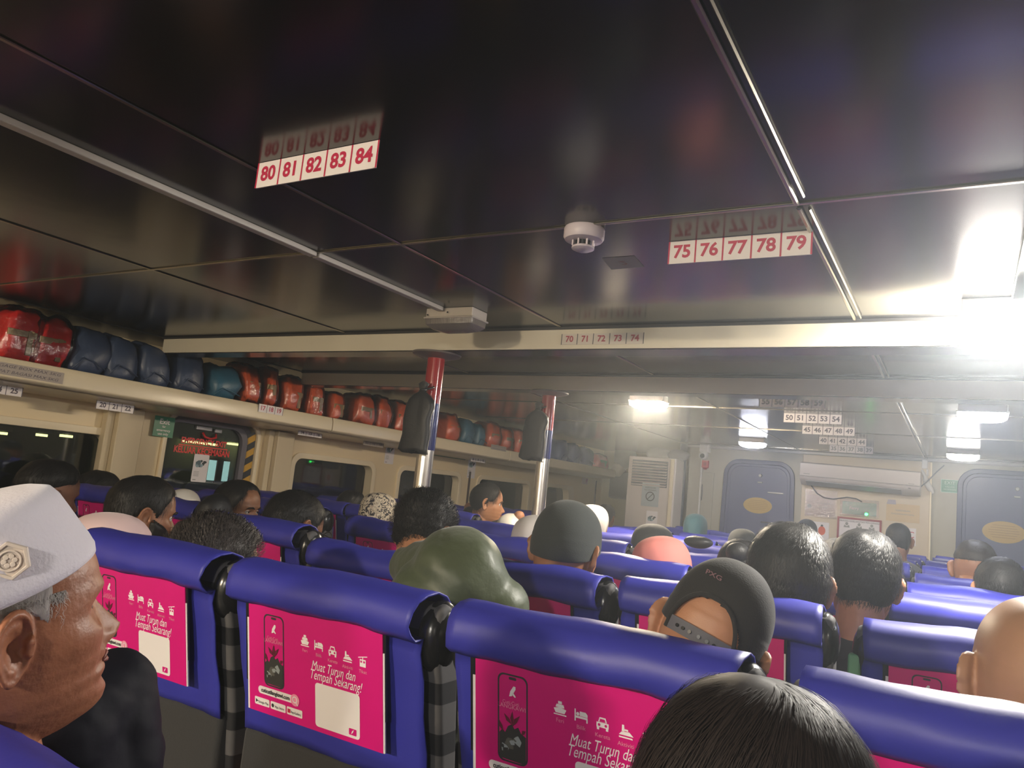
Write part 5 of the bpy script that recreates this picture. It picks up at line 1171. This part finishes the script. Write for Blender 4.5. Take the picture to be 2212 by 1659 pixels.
o = MB().add((V.reshape(-1, 3), f), 0, H).build('baseball_cap', CPM, root, smooth=True); sd = o.modifiers.new('t', 'SOLIDIFY'); sd.thickness = .003; sd.offset = 1
MB().add(sh_sph((0, 0, .134), (.009, .009, .004), 14, 8), 0, H).build('top_button', CPM, o, smooth=True)
def headpt(th, z, d):
    zc = min(z, Z0); bk = np.interp(zc, ZB_[::-1], BKv[::-1]); wd = np.interp(zc, ZB_[::-1], WDv[::-1]); p = 2 / 2.35; sn, cs = math.sin(th), math.cos(th)
    s = math.sqrt(max(0, 1 - ((z - Z0) / (ZT - Z0)) ** 2)) if z > Z0 else 1.0
    P_ = Vector(((wd * s + d) * math.copysign(abs(sn) ** p, sn), (bk * s + d) * math.copysign(abs(cs) ** p, cs), z)); return P_
v = []; ns = 30
for k in range(ns + 1):
    t = PI - .66 + 1.32 * k / ns
    for z_ in (-.013, .008): v.append(headpt(t, z_, .0055)) 
    for z_ in (.008, -.013): v.append(headpt(t, z_, .0085))
f = [(4 * k + j, 4 * k + (j + 1) % 4, 4 * k + 4 + (j + 1) % 4, 4 * k + 4 + j) for k in range(ns) for j in range(4)]
st = MB().add((v, f), 0, H).build('strap', mat('grey_strap', (.10, .10, .12), .5), o, smooth=False)
mb = MB()
for k in range(8):
    t = PI - .5 + k * .12; p = headpt(t, -.003, .0085); q = headpt(t, -.003, .0110); mb.add(sh_cyl(p, q, .0028, n=10), 0, H)
mb.build('strap_stud', M_black, st)
rim = []
for q in np.linspace(-.62, .62, 41):
    z_ = -.012 + .066 * math.sqrt(max(0, 1 - (q / .62) ** 2)); p = headpt(PI + q, z_, .0085); p.z += max(0, z_ / .12) * .012; rim.append(p)
MB().add(sh_tube(rim, .0034, 8), 0, H).build('opening_rim', CPM, o, smooth=True)
c = headpt(PI, .082, .0125); LM = H @ plane_M((c.x + .0, c.y - .004, c.z + .004), (-1, 0, 0), (0, .75, .66))
LM = H @ plane_M((0.004, c.y - .001, c.z + .006), (1, 0, 0), (0, .62, .78))
MB().add(sh_text('PXG', .014, -.022, .002, .001, bold=.01, shear=-.2), 0, LM).build('embroidered_letters', mat('mauve_thread', (.26, .14, .16), .7), o)
# ---- dark close fitting cap man
hp, S_ = head_at(1230, 1086, 142, 2.15, .006)
root, H, hcl, R_ = person('person in a dark grey close fitting prayer cap, seen from behind', hp, hp.y - .22, yaw=-4, pitch=-4, roll=4, s=S_, sk=S_BR, shirt=C_GRY, hres=(96, 70), headvox=.004)
cap_shell(root, H, 'prayer_cap', mat('charcoal_knit', (.022, .027, .026), .9, bump=.5, bs=350, sheen=.1), zmin=.0, tilt=.022, thick=.006, top=.004)
# ---- green bomber jacket, leaning forward
hp, S_ = head_at(925, 1062, 126, 1.84, .014); HC = at(990, 1250, y=1.58)
root, H, hcl, R_ = person('person leaning forward in an olive green bomber jacket, curly black hair', hp, 1.14, yaw=-5, pitch=-18, roll=-3, s=S_, sk=S_TAN, shirt=None, hres=(80, 56), hair=('low', .016, 4200, .022, .0011, M_hair, dict(curl=.012, lift=.010, whorl=.2, wav=.5, wf=45)), headvox=.004, shpos=(HC.x, HC.y + .04, HC.z - .11), wide=.55, elbows={-1: (Vector((-.10, HC.y - 1.44 + .0, .78)), Vector((-.10, HC.y - 1.44 + .18, .68))), 1: (Vector((.10, HC.y - 1.44, .78)), Vector((.10, HC.y - 1.44 + .18, .68)))})
M_oliv = mat('olive_nylon', (.060, .078, .034), .5, bump=.45, bs=13, bdist=.012, sheen=.2, var=.15)
jc = MB(); T = Vector(root.location); hc_ = HC - T; hipj = Vector((0, hc_.y - .05, .56))
for t in np.linspace(0, 1, 10):
    c = hc_.lerp(hipj, t); jc.add(sh_sph(c, (np.interp(t, [0, .3, 1], [.125, .175, .17]), np.interp(t, [0, .3, 1], [.12, .14, .13]), .125), 24, 14))
for s_ in (-1, 1): cone(jc, hc_ + Vector((s_ * .085, .05, -.06)), .078, Vector((s_ * .25, hc_.y + .05, .72)), .06); cone(jc, Vector((s_ * .25, hc_.y + .05, .72)), .055, Vector((s_ * .14, hc_.y + .2, .66)), .045)
jc.add(sh_tube([hc_ + Vector((0, .02, .0)), hcl + R_ @ Vector((0, -.045, -.105))], [.11, .058], 24))
e = remeshed(jc, .008, 7)
for q in e.vertices:
    p = q.co; w1 = math.sin(p.z * 60 + p.x * 40 + 5 * nz(p, 7, 3)); q.co = p + q.normal * (.008 * nz(p, 10, 2) + .002 * abs(nz(p, 22, 4)) + .006 * w1 * max(0, nz(p, 5, 8) + .35))
MB().add(([tuple(q.co) for q in e.vertices], [tuple(p.vertices) for p in e.polygons])).build('bomber_jacket', M_oliv, root, smooth=True)
# ---- curly greying head between the first two seats
hp, S_ = head_at(478, 1116, 172, 1.42, .012)
person('person with short curly greying hair, head tilted, behind the seat with the full poster', hp, hp.y - .22, yaw=12, pitch=-8, roll=-20, xoff=-.12, s=S_, sk=S_TAN, hair=('low', .015, 3800, .026, .0011, hair_mat('greying_curls', (.045, .038, .036), .45), dict(curl=.012, lift=.010, whorl=.3, wav=.5, wf=40)), headvox=.004)
# ---- pale pink cap / scarf
hp, S_ = head_at(242, 1104, 158, 1.40, .012)
root, H, hcl, R_ = person('person whose pale pink headscarf top shows over the seat by the white cap', hp, hp.y - .22, yaw=0, s=S_, sk=S_TAN, ears=False)
hijab(root, hcl, R_, S_, mat('pale_pink_cloth', (.72, .52, .52), .8, bump=.1, bs=40, sheen=.2), 3, w_=1.05)
# ---- bearded man
hp, S_ = head_at(318, 1028, 118, 1.78, .010)
root, H, hcl, R_ = person('bearded person in profile with short black hair, left of the girl with tied hair', hp, hp.y - .22, yaw=20, pitch=-2, roll=-3, s=S_, sk=S_BR, shirt=C_NAVY, hres=(120, 90), headvox=.0035, hair=('low', .010, 3000, .02, .0009, M_hair, dict(lift=.002, whorl=.3)))
eyes_brows(root, H); beard(root, H, .013)
# ---- young woman looking back
hp, S_ = head_at(520, 1038, 84, 2.62, .008)
root, H, hcl, R_ = person('young person with tied back black hair looking sideways over the seats', hp, hp.y - .22, yaw=76, pitch=-2, roll=0, s=S_, sk=S_BR, shirt=C_BLK, hres=(120, 90), headvox=.0035, hair=('swept', .010, 2600, .06, .0009, M_hair, dict(lift=.002, whorl=.1, down=.8)))
eyes_brows(root, H)
MB().add(sh_sph((0, -.10, .01), (.035, .03, .04), 16, 10), 0, H).build('hair_bun', M_hair, root, smooth=True)
# ---- fade cut with dark jacket
hp, S_ = head_at(642, 1062, 124, 2.20, .008)
root, H, hcl, R_ = person('person with short faded hair, glasses and dark jacket, head bowed, left of the green jacket', hp, hp.y - .22, yaw=10, pitch=-16, roll=-8, s=S_, sk=S_BR, shirt=C_BLK, hres=(110, 80), headvox=.004, hair=('low', .010, 3400, .018, .001, M_hair, dict(lift=.003, whorl=.3, stick=.003)))
MB().add(sh_tube([(.078, .0, .012), (.077, .05, .008), (.070, .098, .006)], .0018, 6), 0, H).add(sh_tube([(-.078, .0, .012), (-.077, .05, .008), (-.070, .098, .006)], .0018, 6), 0, H).add(sh_tube([(.055 - .025 * math.cos(a), .104, .004 + .020 * math.sin(a)) for a in np.linspace(0, 2 * PI, 16)], .0015, 6), 0, H).build('glasses', M_black, root, smooth=True)
# ---- far left fade cut, second head, white cap sliver
hp, S_ = head_at(114, 995, 104, 1.80, .008)
root, H, hcl, R_ = person('person with a high fade haircut seen from behind by the nearest left window', hp, hp.y - .22, yaw=4, pitch=-4, roll=2, s=S_, sk=S_DK, shirt=C_NAVY, hres=(90, 64), headvox=.0045, hair=('fade', .012, 2600, .018, .0011, M_hair, dict(lift=.002, whorl=.3, wav=.15)))
hp, S_ = head_at(218, 1018, 84, 2.58, .010)
person('person whose black hair just shows over the window seats under the strip 20 21 22', hp, hp.y - .22, yaw=10, s=S_, sk=S_DK, hair=('low', .012, 1500, .03, .0014, M_hair, dict(lift=.003)))
hp, S_ = head_at(400, 1058, 56, 2.85, .006)
root, H, hcl, R_ = person('person whose white cap edge shows below the emergency window', hp, hp.y - .22, s=S_, sk=S_DK); cap_shell(root, H, 'cap', M_white, zmin=.03)
# ---- floral headscarf
hp, S_ = head_at(822, 1062, 76, 3.38, .014)
root, H, hcl, R_ = person('person in a black and cream patterned headscarf below the second window', hp, hp.y - .22, s=S_, sk=S_TAN, ears=False)
def patterned():
    m = bpy.data.materials.new('floral_cloth'); m.use_nodes = True; t = m.node_tree; b = t.nodes['Principled BSDF']; b.inputs['Roughness'].default_value = .7
    tc = t.nodes.new('ShaderNodeTexCoord'); n = t.nodes.new('ShaderNodeTexNoise'); n.inputs['Scale'].default_value = 32; n.inputs['Detail'].default_value = 3; n.inputs['Distortion'].default_value = 2.5
    t.links.new(tc.outputs['Object'], n.inputs['Vector']); cr = t.nodes.new('ShaderNodeValToRGB'); cr.color_ramp.interpolation = 'CONSTANT'
    e = cr.color_ramp.elements; e[0].color = (.03, .025, .03, 1); e[1].position = .47; e[1].color = (.62, .55, .42, 1); q = e.new(.55); q.color = (.25, .17, .12, 1); q = e.new(.58); q.color = (.68, .62, .50, 1)
    t.links.new(n.outputs['Fac'], cr.inputs[0]); t.links.new(cr.outputs[0], b.inputs['Base Color']); return m
hijab(root, hcl, R_, S_, patterned(), 5, w_=1.0)
hp, S_ = head_at(762, 1060, 56, 4.1, .010); person('person with dark hair against the second window, left of the patterned scarf', hp, hp.y - .22, s=S_, sk=S_DK, hair=('low', .012, 800, .03, .0016, M_hair, dict(lift=.003)))
# ---- man with arms spread, profile
hp, S_ = head_at(1056, 1045, 60, 4.90, .008); T0 = hp
sy = 4.0
l_e = Vector((-.30, .05, 1.17)); 
T1 = Vector((hp.x, hp.y - .22 + .30, 0)); eL = at(1012, 1096, y=5.05) - T1; eR = at(1122, 1114, y=4.75) - T1
elb = {-1: (eL, eL + Vector((.16, -.02, -.14))), 1: (eR, eR + Vector((-.02, .16, -.18)))}
root, H, hcl, R_ = person('person in black t-shirt with arms spread over the seats, face in profile', hp, hp.y - .22, yaw=57, pitch=0, roll=-4, s=S_, sk=S_TAN, shirt=None, hres=(120, 90), headvox=.0035, hair=('swept', .012, 2200, .05, .001, M_hair, dict(lift=.003, whorl=.1)), elbows=elb, sh_off=(.0, hp.z - .17), nb_off=(0, 0, .0))
eyes_brows(root, H)
ts = MB()
sh = Vector((0, 0, hp.z - .18))
for t in np.linspace(0, 1, 8): c = sh.lerp(Vector((0, -.05, .56)), t); ts.add(sh_sph(c, (.18, .13, .12), 20, 12))
for s_ in (-1, 1): E_ = elb[s_][0]; S = sh + Vector((s_ * .16, 0, .0)); cone(ts, S, .074, S.lerp(E_, .62), .064)
e = remeshed(ts, .012, 4); MB().add(([tuple(q.co) for q in e.vertices], [tuple(p.vertices) for p in e.polygons])).build('t_shirt', C_BLK, root, smooth=True)
# ---- white headscarves behind the dark cap man, patterned white cap
C_WH = mat('white_scarf_cloth', (.62, .58, .55), .8, bump=.15, bs=30)
hp, S_ = head_at(1168, 1106, 118, 2.98, .02); root, H, hcl, R_ = person('person in a plain off-white headscarf directly behind the dark prayer cap', hp, hp.y - .22, yaw=-4, s=S_, sk=S_TAN, ears=False); hijab(root, hcl, R_, S_, C_WH, 7, w_=1.1)
hp, S_ = head_at(1282, 1088, 66, 4.75, .014); root, H, hcl, R_ = person('person in a white headscarf showing right of the dark prayer cap', hp, hp.y - .22, yaw=20, s=S_, sk=S_TAN, ears=False); hijab(root, hcl, R_, S_, C_WH, 8, w_=1.0)
hp, S_ = head_at(1106, 1110, 58, 4.75, .009); root, H, hcl, R_ = person('person in a white cap with small dark marks, right of the near pole', hp, hp.y - .22, s=S_, sk=S_TAN, ears=False)
o = cap_shell(root, H, 'cap', M_white, zmin=-.01, thick=.009)
mb = MB()
for k in range(6): t = PI - 1 + k * .4; p = headpt(t, .02 + .012 * (k % 2), .009); q = headpt(t, .02 + .012 * (k % 2), .011); mb.add(sh_cyl(p, q, .006, n=8), 0, H)
mb.build('dark_mark', M_dkprint, o)
# ---- salmon and black headscarves
hp, S_ = head_at(1437, 1152, 124, 2.98, .018); root, H, hcl, R_ = person('person in a salmon pink headscarf in the middle of the rows', hp, hp.y - .22, yaw=5, roll=-10, s=S_, sk=S_TAN, ears=False); hijab(root, hcl, R_, S_, mat('salmon_cloth', (.62, .20, .17), .8, bump=.15, bs=30), 11, w_=1.08)
hp, S_ = head_at(1413, 1129, 84, 3.78, .014); root, H, hcl, R_ = person('person in a black headscarf behind the salmon pink one', hp, hp.y - .22, s=S_, sk=S_TAN, ears=False); hijab(root, hcl, R_, S_, cloth('black_scarf', (.02, .022, .022), .8, .2, 30), 12, w_=1.1)
hp, S_ = head_at(1504, 1108, 52, 6.2, .014); root, H, hcl, R_ = person('person in a teal headscarf in front of the service cupboard', hp, hp.y - .22, s=S_, sk=S_TAN, ears=False); hijab(root, hcl, R_, S_, cloth('teal_scarf', (.03, .11, .15), .8, .2, 30), 13, w_=.98)
hp, S_ = head_at(1310, 1090, 40, 7.2, .012); person('person with dark hair beside the alcove at the far left front', hp, hp.y - .22, s=S_, sk=S_DK, hair=('low', .015, 500, .03, .002, M_hair, dict(lift=.003)))
# ---- dark bun hair left of big head
hp, S_ = head_at(1602, 1166, 100, 2.98, .013); root, H, hcl, R_ = person('person with black hair in a loose bun, right of the salmon pink headscarf', hp, hp.y - .22, yaw=-6, pitch=-6, s=S_, sk=S_TAN, hair=('long', .014, 3000, .05, .001, M_hair, dict(lift=.003, whorl=.3)))
MB().add(sh_sph((0, -.095, .075), (.045, .045, .04), 18, 12), 0, H).build('hair_bun', M_hair, root, smooth=True)
hp, S_ = head_at(1606, 1141, 62, 4.6, .012); root, H, hcl, R_ = person('person in a shiny black headscarf beyond the loose bun', hp, hp.y - .22, s=S_, sk=S_TAN, ears=False); hijab(root, hcl, R_, S_, MATS['black_scarf'], 14)
# ---- big head with short greying black hair
hp, S_ = head_at(1706, 1132, 172, 2.16, .012); person('person with thick short greying black hair, large head right of the bun', hp, hp.y - .22, yaw=-14, pitch=-2, roll=2, s=S_, sk=S_BR, shirt=C_GRY, hres=(100, 70), headvox=.004, hair=('low', .014, 6500, .024, .0008, hair_mat('salted_black_hair', (.030, .028, .026), .4), dict(lift=.003, whorl=.35, stick=.004, wav=.12)))
# ---- parted black hair
hp, S_ = head_at(1868, 1148, 148, 2.50, .014); person('person with glossy parted black hair and slim neck, right of the big greying head', hp, hp.y - .22, yaw=-8, pitch=-4, roll=4, s=S_, sk=S_TAN, shirt=C_BLK, hres=(90, 64), headvox=.004, hair=('low', .018, 5000, .022, .0009, M_hair, dict(lift=.003, whorl=.4, wav=.2)))
hp, S_ = head_at(1810, 1160, 62, 5.0, .014); root, H, hcl, R_ = person('person in a grey mottled scarf between two black heads', hp, hp.y - .22, s=S_, sk=S_TAN, ears=False); hijab(root, hcl, R_, S_, mat('mottled_grey', (.22, .22, .22), .8, var=.8, vs_=60), 15, w_=1.05)
hp, S_ = head_at(1941, 1130, 52, 5.4, .006); person('person with cropped dark hair in front of the manila certificate', hp, hp.y - .22, yaw=-3, s=S_, sk=S_DK, shirt=C_GRY, hair=('low', .006, 1200, .01, .001, M_hair, dict(lift=.001, stick=.002)))
hp, S_ = head_at(1744, 1122, 42, 7.0, .008); root, H, hcl, R_ = person('person in a dark cap below the vest sticker', hp, hp.y - .22, sk=S_DK, s=S_); cap_shell(root, H, 'cap', C_NAVY, zmin=.0)
# ---- right side
hp, S_ = head_at(2245, 1292, 250, 1.42, .0); root, H, hcl, R_ = person('bald person cut by the right edge of the photo', hp, hp.y - .22, yaw=-10, pitch=2, roll=4, s=S_, sk=skin('bald', (.42, .23, .13)), shirt=C_GRY, hres=(130, 90), headvox=.003)
hp, S_ = head_at(2108, 1168, 84, 4.58, .004); root, H, hcl, R_ = person('person with thin hair and spectacles in front of the right hatch door', hp, hp.y - .22, yaw=12, pitch=-10, s=S_, sk=S_BR, hair=('fade', .006, 1500, .015, .001, M_hairw, dict(lift=.001)))
hp, S_ = head_at(2162, 1206, 100, 3.78, .012); person('person with short black hair at the right edge, nearer than the thin haired one', hp, hp.y - .22, yaw=-5, pitch=-6, s=S_, sk=S_TAN, hair=('low', .014, 2600, .03, .0012, M_hair, dict(lift=.004)))
# ---- small things among the seats
p = at(1510, 1166, d=3.35); blob('shoulder_bag', (p.x, p.y, p.z - .01), .065, .04, .028, M_bag, 'black shoulder bag lying on a blue seat top', 'bag', 31)
p = at(465, 1100, d=3.5); blob('backpack', (p.x, p.y, p.z - .03), .07, .09, .10, M_bag, 'small black backpack beside the girl with tied hair', 'backpack', 33)
p = at(1846, 1436, d=1.75); o = MB().add(sh_box(0, 0, 0, .028, .03, .05)).build('paper_bag', mat('pale_green_paper', (.16, .40, .20), .6), bevel=.006); o.location = (p.x, p.y, p.z); tag(o, 'pale green paper bag in the gap between two blue seats', 'bag')
bpy.context.view_layer.update()
